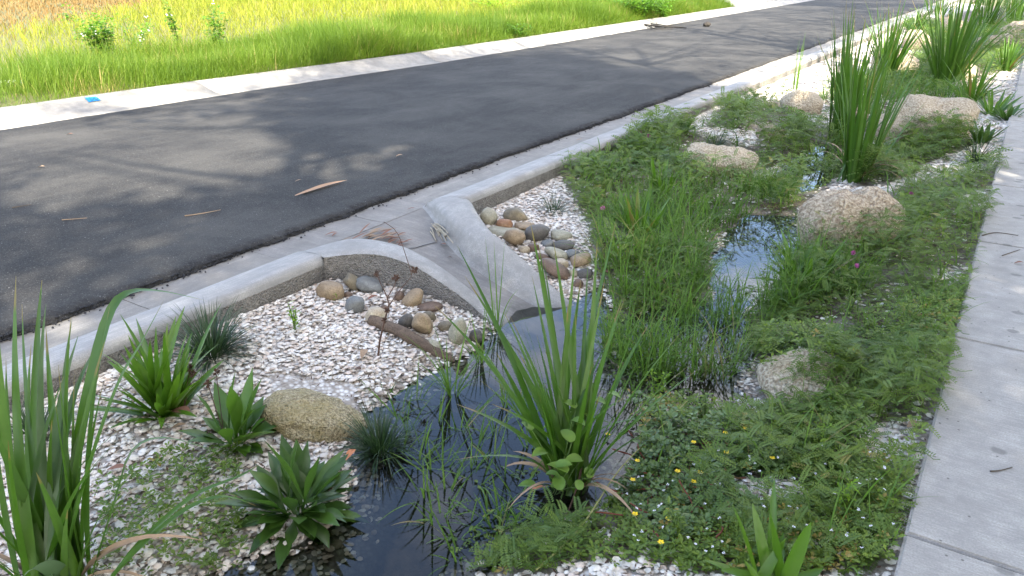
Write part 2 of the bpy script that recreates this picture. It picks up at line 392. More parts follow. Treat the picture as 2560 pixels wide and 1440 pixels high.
# ------------------------------------------------------------------ levels and the swale's relief
ZW = -0.23                                    # water level
X_ASPH, X_KIN, X_KOUT = -3.745, -3.42, -3.10   # edge of asphalt, foot of kerb, outer face of kerb
INL, INR = 2.86, 4.22                         # the opening in the kerb
W_PX = [
    [(470, 1460), (640, 1405), (760, 1360), (850, 1290), (870, 1180), (878, 1100), (925, 1020), (1010, 965), (1090, 925), (1180, 885), (1225, 815),
     (1330, 785), (1440, 745), (1500, 715), (1545, 790), (1530, 900), (1600, 960), (1700, 930), (1850, 960), (1890, 1000), (1780, 1050),
     (1640, 1062), (1600, 1160), (1540, 1240), (1450, 1290), (1300, 1340), (1210, 1440), (1180, 1600), (420, 1600)],
    [(1775, 760), (1765, 660), (1800, 590), (1870, 540), (1990, 545), (2010, 620), (1950, 680), (1900, 740), (1850, 800)],
    [(1540, 800), (1775, 750), (1860, 790), (1900, 860), (1870, 960), (1700, 935), (1600, 965), (1530, 900)],
    [(1850, 470), (1930, 430), (2040, 360), (2130, 400), (2110, 450), (2000, 485), (1900, 500)],
]
W_POLY = [[tuple(G(x, y, ZW)[:2]) for x, y in p] for p in W_PX]
# rails of the concrete inlet (plan x, y and height)
LOT = [(-3.10, 2.85, .068), (-2.96, 2.985, .078), (-2.81, 3.05, .070), (-2.63, 3.095, .030), (-2.49, 3.11, -.025), (-2.32, 3.12, -.10), (-2.16, 3.125, -.19), (-1.98, 3.13, -.285), (-1.7, 3.13, -.36)]
LIT = [(-3.34, 2.875, .05), (-3.13, 3.11, .060), (-2.87, 3.20, .048), (-2.69, 3.215, .012), (-2.50, 3.215, -.04), (-2.31, 3.21, -.11), (-2.15, 3.20, -.19), (-1.96, 3.2, -.28), (-1.68, 3.2, -.355)]
LFL = [(-3.47, 2.91, -.0325), (-3.21, 3.18, -.045), (-2.93, 3.285, -.080), (-2.72, 3.305, -.112), (-2.52, 3.295, -.142), (-2.33, 3.275, -.175), (-2.16, 3.255, -.215), (-1.96, 3.24, -.27), (-1.66, 3.24, -.36)]
RFL = [(-3.47, 4.14, -.0325), (-3.20, 3.97, -.045), (-2.96, 3.77, -.078), (-2.74, 3.64, -.112), (-2.55, 3.565, -.142), (-2.36, 3.515, -.175), (-2.14, 3.475, -.215), (-1.90, 3.46, -.27), (-1.56, 3.46, -.36)]
RIT = [(-3.36, 4.215, .05), (-3.10, 4.03, .066), (-2.88, 3.845, .056), (-2.67, 3.715, .032), (-2.50, 3.635, .0), (-2.31, 3.585, -.06), (-2.09, 3.555, -.14), (-1.86, 3.545, -.25), (-1.55, 3.545, -.355)]
ROT = [(-3.10, 4.235, .068), (-2.98, 4.125, .085), (-2.775, 3.92, .088), (-2.55, 3.735, .066), (-2.40, 3.675, .032), (-2.20, 3.64, -.060), (-2.01, 3.63, -.168), (-1.83, 3.63, -.262), (-1.54, 3.63, -.355)]
IN_OUT = [p[:2] for p in LOT] + [p[:2] for p in ROT[::-1]]
IN_IN = [p[:2] for p in LIT] + [p[:2] for p in RIT[::-1]]

gx = np.arange(-3.14, 0.08, .03); gy = np.concatenate([np.arange(-.6, 7, .03), 7 + np.cumsum(.03 * 1.022 ** np.arange(150))]); gy = gy[gy < 46]
GX, GY = np.meshgrid(gx, gy)
SD = np.full(GX.shape, 1e9)
for p in W_POLY: SD = np.minimum(SD, sdpoly(GX, GY, p))
SD += .035 * wob(GX, GY, 5.5, 2) + .02 * wob(GX, GY, 13, 1)
far_w = np.clip((GY - 11) / 3, 0, 1)          # beyond the last visible pool a shallow dip runs on
zk = -0.045 - 0.05 * np.exp(-((GY - 3.5) / .8) ** 2) - .02 * (GY > 4.2)
zs = -0.045 - 0.02 * wob(GX, GY, 1.1, 3)
sdo = np.maximum(SD, 0)
dK, dS = np.maximum(GX + 3.10, 0), np.maximum(0.0 - GX, 0)
tK, tS = sdo / (sdo + dK + .05), sdo / (sdo + dS + .05)
near_k = dK < dS
ZB = np.where(near_k, ZW + (zk - ZW) * tK ** .75, ZW + (zs - ZW) * tS ** .75)
mixw = 1 / (1 + np.exp(-(dS - dK) * 6))
ZB = (ZW + (zk - ZW) * tK ** .75) * mixw + (ZW + (zs - ZW) * tS ** .75) * (1 - mixw)
ZI = ZW - np.minimum(.13, .40 * np.maximum(-SD, 0))
GZ = np.where(SD > 0, ZB, ZI)
farz = -.07 - .10 * np.exp(-((GX + 1.7) / .8) ** 2)
GZ = GZ * (1 - far_w) + farz * far_w
GZ += .010 * wob(GX, GY, 3.0, 0) + .005 * wob(GX, GY, 9.0, 4)
GZ = np.where(inpoly(GX, GY, IN_IN), -.42, GZ)
def _lookup(A, x, y):
    x = np.clip(np.asarray(x, float), gx[0], gx[-1] - 1e-6); y = np.clip(np.asarray(y, float), gy[0], gy[-1] - 1e-6)
    i = np.clip(np.searchsorted(gy, y, 'right') - 1, 0, len(gy) - 2); j = np.clip(((x - gx[0]) / .03).astype(int), 0, len(gx) - 2)
    v = (y - gy[i]) / (gy[i + 1] - gy[i]); u = (x - gx[j]) / .03
    return (A[i, j] * (1 - u) + A[i, j + 1] * u) * (1 - v) + (A[i + 1, j] * (1 - u) + A[i + 1, j + 1] * u) * v
def tz(x, y): return _lookup(GZ, x, y)
def wsd(x, y): return _lookup(np.where(GY > 12, 1.0, SD), x, y)
def at(px, py, minz=None):
    """where the photo's pixel meets the swale's ground"""
    z = -.12
    for _ in range(25):
        p = G(px, py, z); zz = float(tz(p[0], p[1]))
        if minz is not None: zz = max(zz, minz)
        z += .5 * (zz - z)
    p = G(px, py, z); p[2] = z
    return p
_mud = np.clip(np.where(SD > 0, .45 - SD * 7, .45 - SD * 2.6), 0, 1) * (GY < 12)

# ------------------------------------------------------------------ setting: ground, road, kerbs, inlet, sidewalk
def far_x(y): return np.interp(y, [-20, 3.8, 7, 10.7, 20, 39, 120], [-8.72, -8.71, -8.66, -8.42, -8.42, -8.55, -8.9]) + 8.55
P = np.stack([GX, GY, GZ], -1)
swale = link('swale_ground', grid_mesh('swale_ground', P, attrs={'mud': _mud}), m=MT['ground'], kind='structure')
# the wide ground sheet: left of the road a field, right of the sidewalk a lawn, to the horizon
ys = np.array([-150, -60, -20, -5, 0, 3, 5, 7, 9, 11, 14, 17, 20, 25, 30, 40, 60, 100, 250, 900.])
xs = np.array([-900, -300, -80, -40, -25, -18, -14, -12, -10.5, -9.7, -9.25])
FX, FY = np.meshgrid(xs, ys); FZ = .10 + .05 * wob(FX, FY, .5, 2) * (FX < -9.8); FZ[:, -1] = .09
FX2 = FX.copy(); FX2[:, -1] += far_x(ys); FX2[:, -2] += far_x(ys) * .7
link('field_ground', grid_mesh('field_ground', np.stack([FX2, FY, FZ], -1)), m=MT['soil'], kind='structure')
xs = np.array([1.55, 2.2, 4, 8, 20, 80, 900.]); LX, LY = np.meshgrid(xs, ys)
link('lawn_ground', grid_mesh('lawn_ground', np.stack([LX, LY, -.03 + 0 * LX], -1)), m=MT['lawn'], kind='structure')
xs = np.array([-9.3, 1.6]); LX, LY = np.meshgrid(xs, [-150., 900.])
link('base_ground', grid_mesh('base_ground', np.stack([LX, LY, -.55 + 0 * LX], -1)), m=MT['soil'], kind='structure')

# road: crowned sheet with a thick ragged near edge over the gutter
ye = np.concatenate([np.arange(-2, 12, .025), 12 + np.cumsum(.03 * 1.03 ** np.arange(130)), [120, 300, 800]])
rag = .016 * wob(ye * 6, ye, 1.0, 1) + .010 * wob(ye * 30, ye * 0, 1.0, 2) + RNG.normal(0, .005, len(ye)) + .02 * wob(ye, ye * 0, .8, 3)
ragf = .012 * wob(ye * 9, ye, 1.0, 4) + RNG.normal(0, .004, len(ye))
cols = []
def rcol(x, z): cols.append(np.stack([x + 0 * ye, ye, z + 0 * ye], -1))
rcol(-8.58 + far_x(ye) + ragf, -.03); rcol(-8.57 + far_x(ye) + ragf, .003)
for f in (.03, .2, .4, .6, .8):
    rcol((-8.55 + far_x(ye)) * (1 - f) + X_ASPH * f, .003 + .035 * (1 - (2 * f - 1) ** 2))
rcol(X_ASPH - .14, .006); rcol(X_ASPH - .07 + rag * .4, .006 + RNG.normal(0, .0015, len(ye)))
rcol(X_ASPH - .035 + rag * .8, .002 + RNG.normal(0, .004, len(ye)))
rcol(X_ASPH - .010 + rag, -.010 + RNG.normal(0, .005, len(ye))); rcol(X_ASPH + .006 + rag, -.026 + RNG.normal(0, .003, len(ye)))
rcol(X_ASPH + .002 + rag, -.06)
link('road', grid_mesh('road', np.stack(cols, 1)), m=MT['asphalt'], kind='structure')
# crumbs broken off the road's edge
n = 2600; cy = 1 + 11 * RNG.random(n) ** 1.3; cx = X_ASPH + np.interp(cy, ye, rag) + RNG.normal(.0, .014, n) + (RNG.random(n) > .93) * RNG.random(n) * .08
def bits(n, ctr, size, squash=.7):
    oc = np.array([[1, 0, 0], [-1, 0, 0], [0, 1, 0], [0, -1, 0], [0, 0, 1], [0, 0, -1.]]); f = np.array([[0, 2, 4], [2, 1, 4], [1, 3, 4], [3, 0, 4], [2, 0, 5], [1, 2, 5], [3, 1, 5], [0, 3, 5]])
    V = oc[None] * size[:, None, None] * RNG.uniform(.6, 1.3, (n, 6, 1)); a = RNG.uniform(0, 6.28, n); c, s = np.cos(a), np.sin(a)
    X = V[..., 0] * c[:, None] - V[..., 1] * s[:, None]; Y = V[..., 0] * s[:, None] + V[..., 1] * c[:, None]
    V = np.stack([X, Y, V[..., 2] * squash], -1) + ctr[:, None]
    return V.reshape(-1, 3), (f[None] + 6 * np.arange(n)[:, None, None]).reshape(-1, 3)
V, F = bits(n, np.stack([cx, cy, np.where(cx > X_ASPH + .01, -.026, -.012) + .003 * RNG.random(n)], -1), RNG.uniform(.004, .011, n))
link('asphalt_crumbs', mesh_np('asphalt_crumbs', V, tris=F), m=MT['crumb'], label='black crumbs broken off along the ragged asphalt edge', cat='crumbs', kind='stuff')

# near kerb and gutter
kerb = _structure('kerb')
def ysub(a, b, s=.08): return np.linspace(a, b, max(2, int((b - a) / s) + 1))
gut = [(X_ASPH - .10, -.034), (X_ASPH + .03, -.034), (-3.55, -.036), (X_KIN, -.032), (X_KIN, -.2), (X_ASPH - .10, -.2)]
kp = [(X_KIN + .003, -.2), (X_KIN + .003, -.034), (-3.41, -.020), (-3.395, .004), (-3.37, .022), (-3.31, .040), (-3.22, .056), (-3.14, .066), (-3.118, .060), (-3.104, .044), (X_KOUT, .015), (X_KOUT, -.08), (X_KOUT, -.5)]
kmi = [0] * 10 + [1, 1]
for a, b in ((-3, 2.0), (2.006, 2.86), (2.862, 3.72), (3.726, 4.24), (4.242, 6.9), (6.906, 10.6), (10.606, 14.2), (14.206, 18.5), (18.506, 30), (30.01, 120)):
    link('gutter_section', sweep('gutter_section', gut, ysub(a, b, .3), smooth=False), kerb, MT['apron'] if 2.5 < a < 4 else MT['gutter'])
for a, b in ((-3, INL - .004), (INR + .006, 5.75), (5.756, 8.35), (8.356, 11.4), (11.406, 14.5), (14.506, 18.5), (18.506, 30), (30.01, 120)):
    ya = ysub(a, b, .06 if a < 8 else .4)
    me = sweep('kerb_section', kp, ya, mats=[MT['kerb'], MT['rough']], midx=kmi, wobble=.0035)
    for v in me.vertices:
        if abs(v.co.y - (INL - .004)) < 1e-4: v.co.y = 2.857 - (v.co.x + 3.10) * .165
        elif abs(v.co.y - (INR + .006)) < 1e-4: v.co.y = 4.229 + (v.co.x + 3.10) * .258
    link('kerb_section', me, kerb)
# the inlet: apron between the flared wings, falling to the water
def loft(rails, n, sub):
    cr = [catmull(r, n) for r in rails]; rows = []
    for i in range(n):
        pts = [c[i] for c in cr]; rows.append(catmull(pts, (len(pts) - 1) * sub + 1))
    return np.array(rows)
LOB = [(p[0], p[1], -.5) for p in LOT]; ROB = [(p[0], p[1], -.5) for p in ROT]
FM = [tuple((np.array(a) + np.array(b)) / 2 + np.array([0, 0, -.010 * min(1, i / 2)])) for i, (a, b) in enumerate(zip(LFL, RFL))]
def toward(A, B, f, dz=0.0, zf=None): return [tuple(np.array(a) * (1 - f) + np.array(b) * f + np.array([0, 0, dz])) for a, b in zip(A, B)]
def steep(FL, OT, off, rise):
    """a rail a little way up the wing's inner face: near the floor in plan, near the crest in height"""
    out = []
    for i, (f, o) in enumerate(zip(FL, OT)):
        f, o = np.array(f), np.array(o); d = o[:2] - f[:2]; L = np.linalg.norm(d); k = min(.55, off * (.8 if i < 3 else 1.0) / max(L, 1e-6)) if i else .45
        out.append((*(f[:2] + d * k), f[2] + (o[2] - f[2]) * rise))
    return out
RA, RB, RC = steep(RFL, ROT, .026, .50), steep(RFL, ROT, .062, .93), toward(steep(RFL, ROT, .062, .93), ROT, .72, .014)
LA, LB, LC = steep(LFL, LOT, .03, .45), steep(LFL, LOT, .065, .93), toward(steep(LFL, LOT, .065, .93), LOT, .75, .006)
kz = lambda x: float(np.interp(x, [-3.47, -3.41, -3.395, -3.37, -3.31, -3.22, -3.14, -3.118, -3.104], [-.0335, -.020, .004, .022, .040, .056, .066, .060, .044]))
for rail, x_ in ((LA, -3.395), (LB, -3.31), (LC, -3.19)): rail[0] = (x_, 2.85 - (x_ + 3.10) * .165, kz(x_) + .001)      # meet the kerb's own section
for rail, x_ in ((RA, -3.395), (RB, -3.31), (RC, -3.19)): rail[0] = (x_, 4.235 + (x_ + 3.10) * .258, kz(x_) + .001)
LFL[0], RFL[0] = (-3.44, 2.906, -.0330), (-3.44, 4.147, -.0330); FM[0] = (-3.46, 3.53, -.0325)
LOTe, ROTe = [(p[0], p[1], p[2] - .012) for p in LOT], [(p[0], p[1], p[2] - .012) for p in ROT]
q1, q2 = toward(LFL, FM, .5), toward(RFL, FM, .5)
inner = loft([LOTe, LC, LB, LA, LFL, q1, FM, q2, RFL, RA, RB, RC, ROTe], 64, 4)
inner[:, :, 2] += .0022 * wob(inner[:, :, 0], inner[:, :, 1], 9, 1) + .0012 * wob(inner[:, :, 0], inner[:, :, 1], 30, 3)
lo, ro = inner[:, 0], inner[:, -1]
inlet = tag(_structure('kerb_inlet'), kind='structure')
cut = 15
def strip(name, cols_, m, parent=inlet): return link(name, grid_mesh(name, cols_), parent, m)
strip('wing_wall', inner[:, :cut + 2], MT['wing']); strip('wing_wall', inner[:, -cut - 2:], MT['wing'])
strip('channel_floor', inner[:, cut + 1:-cut - 1], MT['apron'])
for rail, e in ((lo, inner[:, 0]), (ro, inner[:, -1])):
    zz = np.linspace(0, 1, 12)[None, :, None]; bot = e.copy(); bot[:, 2] = -.5
    W = e[:, None] * (1 - zz) + bot[:, None] * zz
    s = 1 if rail is ro else -1
    W[:, 1:, 1] += s * .004 + .006 * wob(W[:, 1:, 0] * 2, W[:, 1:, 2] * 2, 14, 2)
    strip('wing_face', W, MT['rough'])
# apron joints
def groove(name, a, b, z, wd=.008, parent=inlet):
    a, b = np.array(a), np.array(b); d = (b - a) / np.linalg.norm(b - a); nrm = np.array([-d[1], d[0]]) * wd / 2
    n = 9; t = np.linspace(0, 1, n)[:, None]; c = a + (b - a) * t
    zz = z(c) if callable(z) else np.full(n, z)
    Pn = np.stack([np.concatenate([c + nrm, zz[:, None]], 1), np.concatenate([c - nrm, zz[:, None]], 1)], 1)
    return link(name, grid_mesh(name, Pn), parent, MT['joint'])
ip = inner.reshape(-1, 3)
def zin(c): return np.array([ip[np.argmin((ip[:, 0] - q[0]) ** 2 + (ip[:, 1] - q[1]) ** 2), 2] for q in c]) + .004
groove('joint', G(1008, 622, -.06)[:2], G(1092, 594, -.05)[:2], zin)
# far kerb (rolled) in sections
fk = [(-8.60, -.2), (-8.60, -.004), (-8.70, -.002), (-8.80, .012), (-8.92, .05), (-9.04, .095), (-9.12, .118), (-9.19, .126), (-9.25, .122), (-9.26, .05), (-9.26, -.2)]
farkerb = _structure('far_kerb')
for a, b in ((-20, 2.0), (2.005, 6.6), (6.605, 11.0), (11.008, 14.0), (14.006, 17.5), (17.506, 21), (21.006, 24.5), (24.506, 28), (28.006, 32), (32.01, 60), (60.01, 200)):
    link('kerb_section', sweep('far_kerb_section', fk, ysub(a, b, .35), far_x, wobble=.006), farkerb, MT['farkerb'])
# concrete driveway behind the far kerb
D = []
for y in np.linspace(29.3, 38.5, 12): D.append([(x + float(far_x(y)), y + (x + 9.26) * -.12, .128 + .012 * max(0, -9.4 - x)) for x in (-9.265, -9.6, -11, -14, -20, -32)])
link('driveway', grid_mesh('driveway', np.array(D)), m=MT['farkerb'], kind='structure')
# sidewalk slabs
walk = _structure('sidewalk')
def slab(y0, y1):
    bm = bmesh.new(); bmesh.ops.create_cube(bm, size=1)
    for v in bm.verts: v.co = Vector((0 + 1.5 * (v.co.x + .5), y0 + (y1 - y0) * (v.co.y + .5), -.13 + .13 * (v.co.z + .5)))
    bmesh.ops.bevel(bm, geom=[e for e in bm.edges if all(v.co.z > -.01 for v in e.verts)], offset=.009, segments=3, affect='EDGES')
    me = bpy.data.meshes.new('slab'); bm.to_mesh(me); bm.free(); return me
yj = 2.215 - 1.58 * 3
while yj < 60:
    link('slab', slab(yj + .003, yj + 1.58 - .003), walk, MT['walk']); yj += 1.58
# water
wy = np.linspace(-.6, 13, 60); wx = np.linspace(-3.0, -.02, 20); WX, WY = np.meshgrid(wx, wy)
link('water', grid_mesh('water', np.stack([WX, WY, ZW + 0 * WX], -1)), m=MT['water'], kind='structure')

# blue paint mark on the far kerb with a scratched letter
bp = [(212, 246), (240, 243), (253, 252), (222, 257)]
def onfar(px, py):
    z = .1
    for _ in range(30):
        p = G(px, py, z); xo = p[0] - float(far_x(p[1]))
        zz = float(np.interp(-xo, [8.6, 8.7, 8.8, 8.92, 9.04, 9.12, 9.19, 9.25], [-.004, -.002, .012, .05, .095, .118, .126, .122])); z += .5 * (zz - z)
    p = G(px, py, z); p[2] = z + .010; return p
def quadpatch(corners, n, fn, lift=0):
    a, b, c, d = [np.array(q, float) for q in corners]; Pn = np.zeros((n, n, 3))
    for i in range(n):
        for j in range(n):
            u, v = j / (n - 1), i / (n - 1); Pn[i, j] = fn(*((a * (1 - u) + b * u) * (1 - v) + (d * (1 - u) + c * u) * v)); Pn[i, j, 2] += lift
    return Pn
pm = thing('paint_mark', 'blue painted patch with a scratched W on the far kerb', 'paint mark')
pp_ = link('paint_patch', grid_mesh('paint_patch', quadpatch(bp, 6, onfar)), pm, MT['bluepaint'])
for a, b in (((224, 247), (231, 255)), ((231, 255), (236, 247)), ((236, 247), (242, 253)), ((242, 253), (246, 246))):
    a, b = np.array(a), np.array(b)
    link('letter_stroke', grid_mesh('letter_stroke', quadpatch([a + (-.6, 0), a + (.6, 0), b + (.6, 0), b + (-.6, 0)], 3, onfar, .004)), pp_, MT['mark'])

# ------------------------------------------------------------------ blades and leaves
def blades(base, L, az, lean, bend, wd, seg=6, fold=0.0, prof='grass', twist=0.0, pw=1.0):
    """N ribbons at once: V (N, rows*cols, 3), the quads of one ribbon, t (rows*cols)"""
    base = np.asarray(base, float).reshape(-1, 3); N = len(base)
    f = lambda v: np.broadcast_to(np.asarray(v, float), (N,))
    L, az, lean, bend, wd, twist = map(f, (L, az, lean, bend, wd, twist))
    s = np.linspace(0, 1, seg + 1)
    th = lean[:, None] + bend[:, None] * s[None] ** pw
    thm = (th[:, 1:] + th[:, :-1]) / 2; st = (L / seg)[:, None]
    hr = np.concatenate([np.zeros((N, 1)), np.cumsum(np.sin(thm) * st, 1)], 1)
    zz = np.concatenate([np.zeros((N, 1)), np.cumsum(np.cos(thm) * st, 1)], 1)
    ca, sa = np.cos(az)[:, None], np.sin(az)[:, None]
    C = np.stack([base[:, :1] + hr * ca, base[:, 1:2] + hr * sa, base[:, 2:] + zz], -1)
    return ribbons(C, wd, s, fold, prof, twist)
def ribbons(C, wd, s, fold=0.0, prof='grass', twist=0.0):
    N, R_ = C.shape[:2]
    f = lambda v: np.broadcast_to(np.asarray(v, float), (N,))
    wd, twist = f(wd), f(twist)
    T = np.gradient(C, axis=1); T /= np.linalg.norm(T, axis=2, keepdims=True) + 1e-9
    hd = C[:, -1] - C[:, 0]; sd_ = np.stack([-hd[:, 1], hd[:, 0], 0 * hd[:, 0]], -1); l = np.linalg.norm(sd_, axis=1, keepdims=True)
    sd_ = np.where(l > 1e-5, sd_ / np.maximum(l, 1e-5), np.array([[1., 0, 0]]))
    S = np.broadcast_to(sd_[:, None], C.shape); Nn = np.cross(T, S)
    tw = twist[:, None, None] * (.3 + .7 * s[None, :, None])
    S2 = S * np.cos(tw) + Nn * np.sin(tw); N2 = np.cross(T, S2)
    if prof == 'grass': p = np.minimum(1, .55 + 2 * s) * (1 - s ** 2.2) + .03
    elif prof == 'strap': p = np.minimum(1, .62 + 1.6 * s) * (1 - s ** 5) * (1 - .25 * s) + .03
    elif prof == 'lance': p = (.22 + .9 * np.sin(np.pi * np.clip(s, 0, 1) ** 1.15) ** .8) * (1 - s ** 7)+.02
    elif prof == 'spat': p = (.25 + .95 * np.exp(-((s - .66) / .27) ** 2)) * (1 - s ** 8) + .02
    elif prof == 'ovate': p = np.sin(np.pi * np.clip(.06 + .94 * s, 0, 1) ** .72) ** .85 + .02
    h = wd[:, None, None] * .5 * p[None, :, None]
    if fold:
        V = np.stack([C - S2 * h + N2 * h * fold, C, C + S2 * h + N2 * h * fold], 2)
    else: V = np.stack([C - S2 * h, C + S2 * h], 2)
    c = V.shape[2]; i = np.arange(R_ * c).reshape(R_, c)
    q = np.stack([i[:-1, :-1], i[:-1, 1:], i[1:, 1:], i[1:, :-1]], -1).reshape(-1, 4)
    return V.reshape(N, -1, 3), q, np.repeat(s, c)
def joined(name, V, q, t, rnd, m, **kw):
    N, K = V.shape[:2]
    Q = (q[None] + K * np.arange(N)[:, None, None]).reshape(-1, 4)
    me = mesh_np(name, V.reshape(-1, 3), Q, attrs={'rnd': np.repeat(rnd, K), 't': np.tile(t, N)})
    return link(name, me, m=m, **kw)
def each(name, V, q, t, rnd, m, parent):
    """every ribbon an object of its own under parent (which stands at parent.location)"""
    off = np.array(parent.location)
    for i in range(len(V)):
        me = mesh_np(name, V[i] - off, q, attrs={'rnd': np.full(V.shape[1], rnd[i]), 't': t}, mats=[m])
        link(name, me, parent)
def bez(a, b, c, n):
    t = np.linspace(0, 1, n)[:, None]; return a * (1 - t) ** 2 + 2 * b * t * (1 - t) + c * t * t
def to_tips(base, tips, sag=.12, spread=.06, seg=9, doff=.25):
    """centre lines from a clump's foot to tips seen at photo pixels; each tip may be (x, y), (x, y, depth offset) or (x, y, depth offset, bow)"""
    d0 = depth(base); C = []
    for tp in tips:
        off = tp[2] if len(tp) > 2 else random.uniform(-doff, doff); bow = tp[3] if len(tp) > 3 else sag
        e = ray(tp[0], tp[1], d0 + off); b = base + np.array([random.uniform(-1, 1), random.uniform(-1, 1), 0]) * spread
        b[2] = base[2] - .01
        ln = np.linalg.norm(e - b); h = e - b
        mid = b + h * .45; mid[:2] -= h[:2] * bow * 1.2; mid[2] += ln * bow
        C.append(bez(b, mid, e, seg + 1))
    return np.array(C)

def clump(name, label, cat, base, n, L, wd, lean, bend, m, prof='grass', r=.04, seg=7, fold=.25, azr=(0, 6.283), parts=True, tips=None, tipw=None, group=None, tw=.5, leafname='leaf', sag=.12, up=1.0, pw=1.0):
    base = np.array(base, float); o = thing(name, label, cat, base, group)
    if n:
        az = RNG.uniform(azr[0], azr[1], n); u = RNG.random(n) ** up
        ln = lean[0] + (lean[1] - lean[0]) * u; bd = RNG.uniform(bend[0], bend[1], n) * (.5 + .5 * u)
        b = base + np.stack([np.cos(az) * r * np.sqrt(RNG.random(n)), np.sin(az) * r * np.sqrt(RNG.random(n)), np.full(n, -.012)], -1)
        V, q, t = blades(b, RNG.uniform(L[0], L[1], n) * (1 - .15 * u), az, ln, bd, RNG.uniform(wd[0], wd[1], n), seg, fold, prof, RNG.uniform(-tw, tw, n), pw)
        rnd = RNG.random(n)
        if parts: each(leafname, V, q, t, rnd, m, o)
        else:
            ob = joined('foliage', V - base, q, t, rnd, m); ob.parent = o
    if tips:
        C = to_tips(base, tips, sag=sag, spread=r)
        V, q, t = ribbons(C, RNG.uniform(*(tipw or wd), len(C)), np.linspace(0, 1, C.shape[1]), fold, prof, RNG.uniform(-tw, tw, len(C)))
        each(leafname, V, q, t, RNG.random(len(C)) * .9, m, o)
    return o

# ------------------------------------------------------------------ tall sword-leaved clumps
b1 = ray(150, 1500, 2.25); b1 = at(150, 1475); 
T1 = clump('sword_plant', 'tall sword-leaved clump at the bottom left corner, nearest the camera', 'plant', b1, 12, (.5, .9), (.020, .036), (.05, .35), (.05, .5), MT['sword'], 'grass', .09, 9, .25,
    tips=[(-20, 640, -.25), (40, 690, -.1), (55, 760, .0), (105, 700, .12), (78, 860, -.05), (-40, 820, -.2), (115, 820, .05), (15, 900, -.15), (275, 765, -.05), (250, 930, .05), (215, 900, .1), (175, 860, .15),
          (160, 940, -.08), (300, 1100, -.2, .2), (-30, 1050, -.3), (-60, 900, -.1), (20, 1100, -.3), (330, 1050, 0., .2), (60, 980, .1), (130, 1050, -.1), (240, 1150, -.2), (90, 1180, -.3)], tipw=(.024, .042))
C = [catmull([b1 + np.array([.02, .05, 0]), ray(190, 1180, depth(b1)), ray(232, 940, depth(b1) + .02), ray(272, 790, depth(b1) + .05), ray(318, 733, depth(b1) + .1), ray(400, 728, depth(b1) + .2), ray(515, 752, depth(b1) + .32)], 16),
     catmull([b1 + np.array([.1, .02, 0]), ray(290, 1250, depth(b1) - .05), ray(330, 1130, depth(b1)), ray(410, 1095, depth(b1) + .05), ray(540, 1130, depth(b1) + .1), ray(600, 1165, depth(b1) + .15)], 16),
     catmull([b1 + np.array([.15, .0, 0]), ray(330, 1380, depth(b1) - .05), ray(420, 1290, depth(b1)), ray(500, 1230, depth(b1) + .02), ray(600, 1190, depth(b1) + .1), ray(650, 1160, depth(b1) + .15)], 16),
     catmull([b1 + np.array([.15, -.02, 0]), ray(300, 1420, depth(b1) - .1), ray(380, 1340, depth(b1) - .05), ray(470, 1270, depth(b1) - .02), ray(560, 1240, depth(b1)), ray(640, 1265, depth(b1) + .1)], 16),
     catmull([b1 + np.array([.02, -.02, 0]), ray(200, 1250, depth(b1) - .1), ray(262, 1050, depth(b1) - .1), ray(310, 930, depth(b1) - .1), ray(352, 860, depth(b1) - .05), ray(410, 750, depth(b1))], 16)]
V, q, t = ribbons(np.array(C), np.array([.044, .026, .022, .022, .026]), np.linspace(0, 1, 16), .25, 'grass', np.array([.3, -.3, .2, .3, -.2]))
each('leaf', V, q, t, np.array([.3, .6, .5, .4, .5]), MT['sword'], T1)
C = to_tips(b1, [(115, 760, .05), (180, 800, .1), (195, 840, .1, .2), (240, 865, .2, .25), (60, 1440, -.5, .1)], .18, .05)
V, q, t = ribbons(C, np.array([.028, .026, .034, .036, .06]), np.linspace(0, 1, C.shape[1]), .25, 'grass', .4)
each('leaf', V, q, t, RNG.random(5), MT['swordgrey'], T1)

b2 = at(1425, 1215, ZW)
T2 = clump('sword_plant', 'tall sword-leaved clump standing in the middle of the near water', 'plant', b2, 26, (.4, .85), (.016, .030), (.05, .55), (.1, .6), MT['sword'], 'grass', .07, 9, .25,
    tips=[(1142, 612, .05, .06), (1085, 762, -.1, .10), (1162, 690, .1), (1275, 790, 0.), (1326, 556, .05, .03), (1345, 600, .1, .03), (1384, 604, .0, .02), (1330, 690, -.05, .03), (1540, 556, .05, .04), (1493, 604, -.05, .02),
          (1470, 655, .1, .02), (1512, 700, -.05), (1452, 700, .15, .02), (1515, 860, .0, .1), (1420, 760, -.1, .02), (1180, 840, -.15, .1), (1200, 950, -.1), (1240, 880, .1), (1290, 870, .2), (1350, 840, -.2, .03),
          (1570, 990, -.1, .25), (1660, 1045, -.1, .35), (1140, 1010, .0, .2), (1135, 1150, -.15, .3), (1395, 880, .25, .02), (1480, 780, .2, .02), (1440, 620, -.1, .02), (1310, 950, -.2), (1230, 1010, -.2, .15), (1360, 650, .15, .02), (1530, 820, .2, .06)],
    tipw=(.024, .038), sag=.06)
b3 = at(2135, 452)
T3 = clump('sword_plant', 'dense upright sword-leaved clump rising behind the grainy boulder', 'plant', b3, 52, (.85, 1.55), (.018, .034), (.02, .26), (.02, .35), MT['sword'], 'grass', .13, 8, .2,
    tips=[(2320, 248, .0, .05), (2042, 95, .1, .05), (2050, 205, 0., .15), (2250, 260, .1, .1), (2215, 230, -.1, .1), (2135, 110, 0., .02), (1985, 330, -.1, .3), (2290, 330, -.1, .15)], tipw=(.02, .032))
b3b = at(2105, 350)
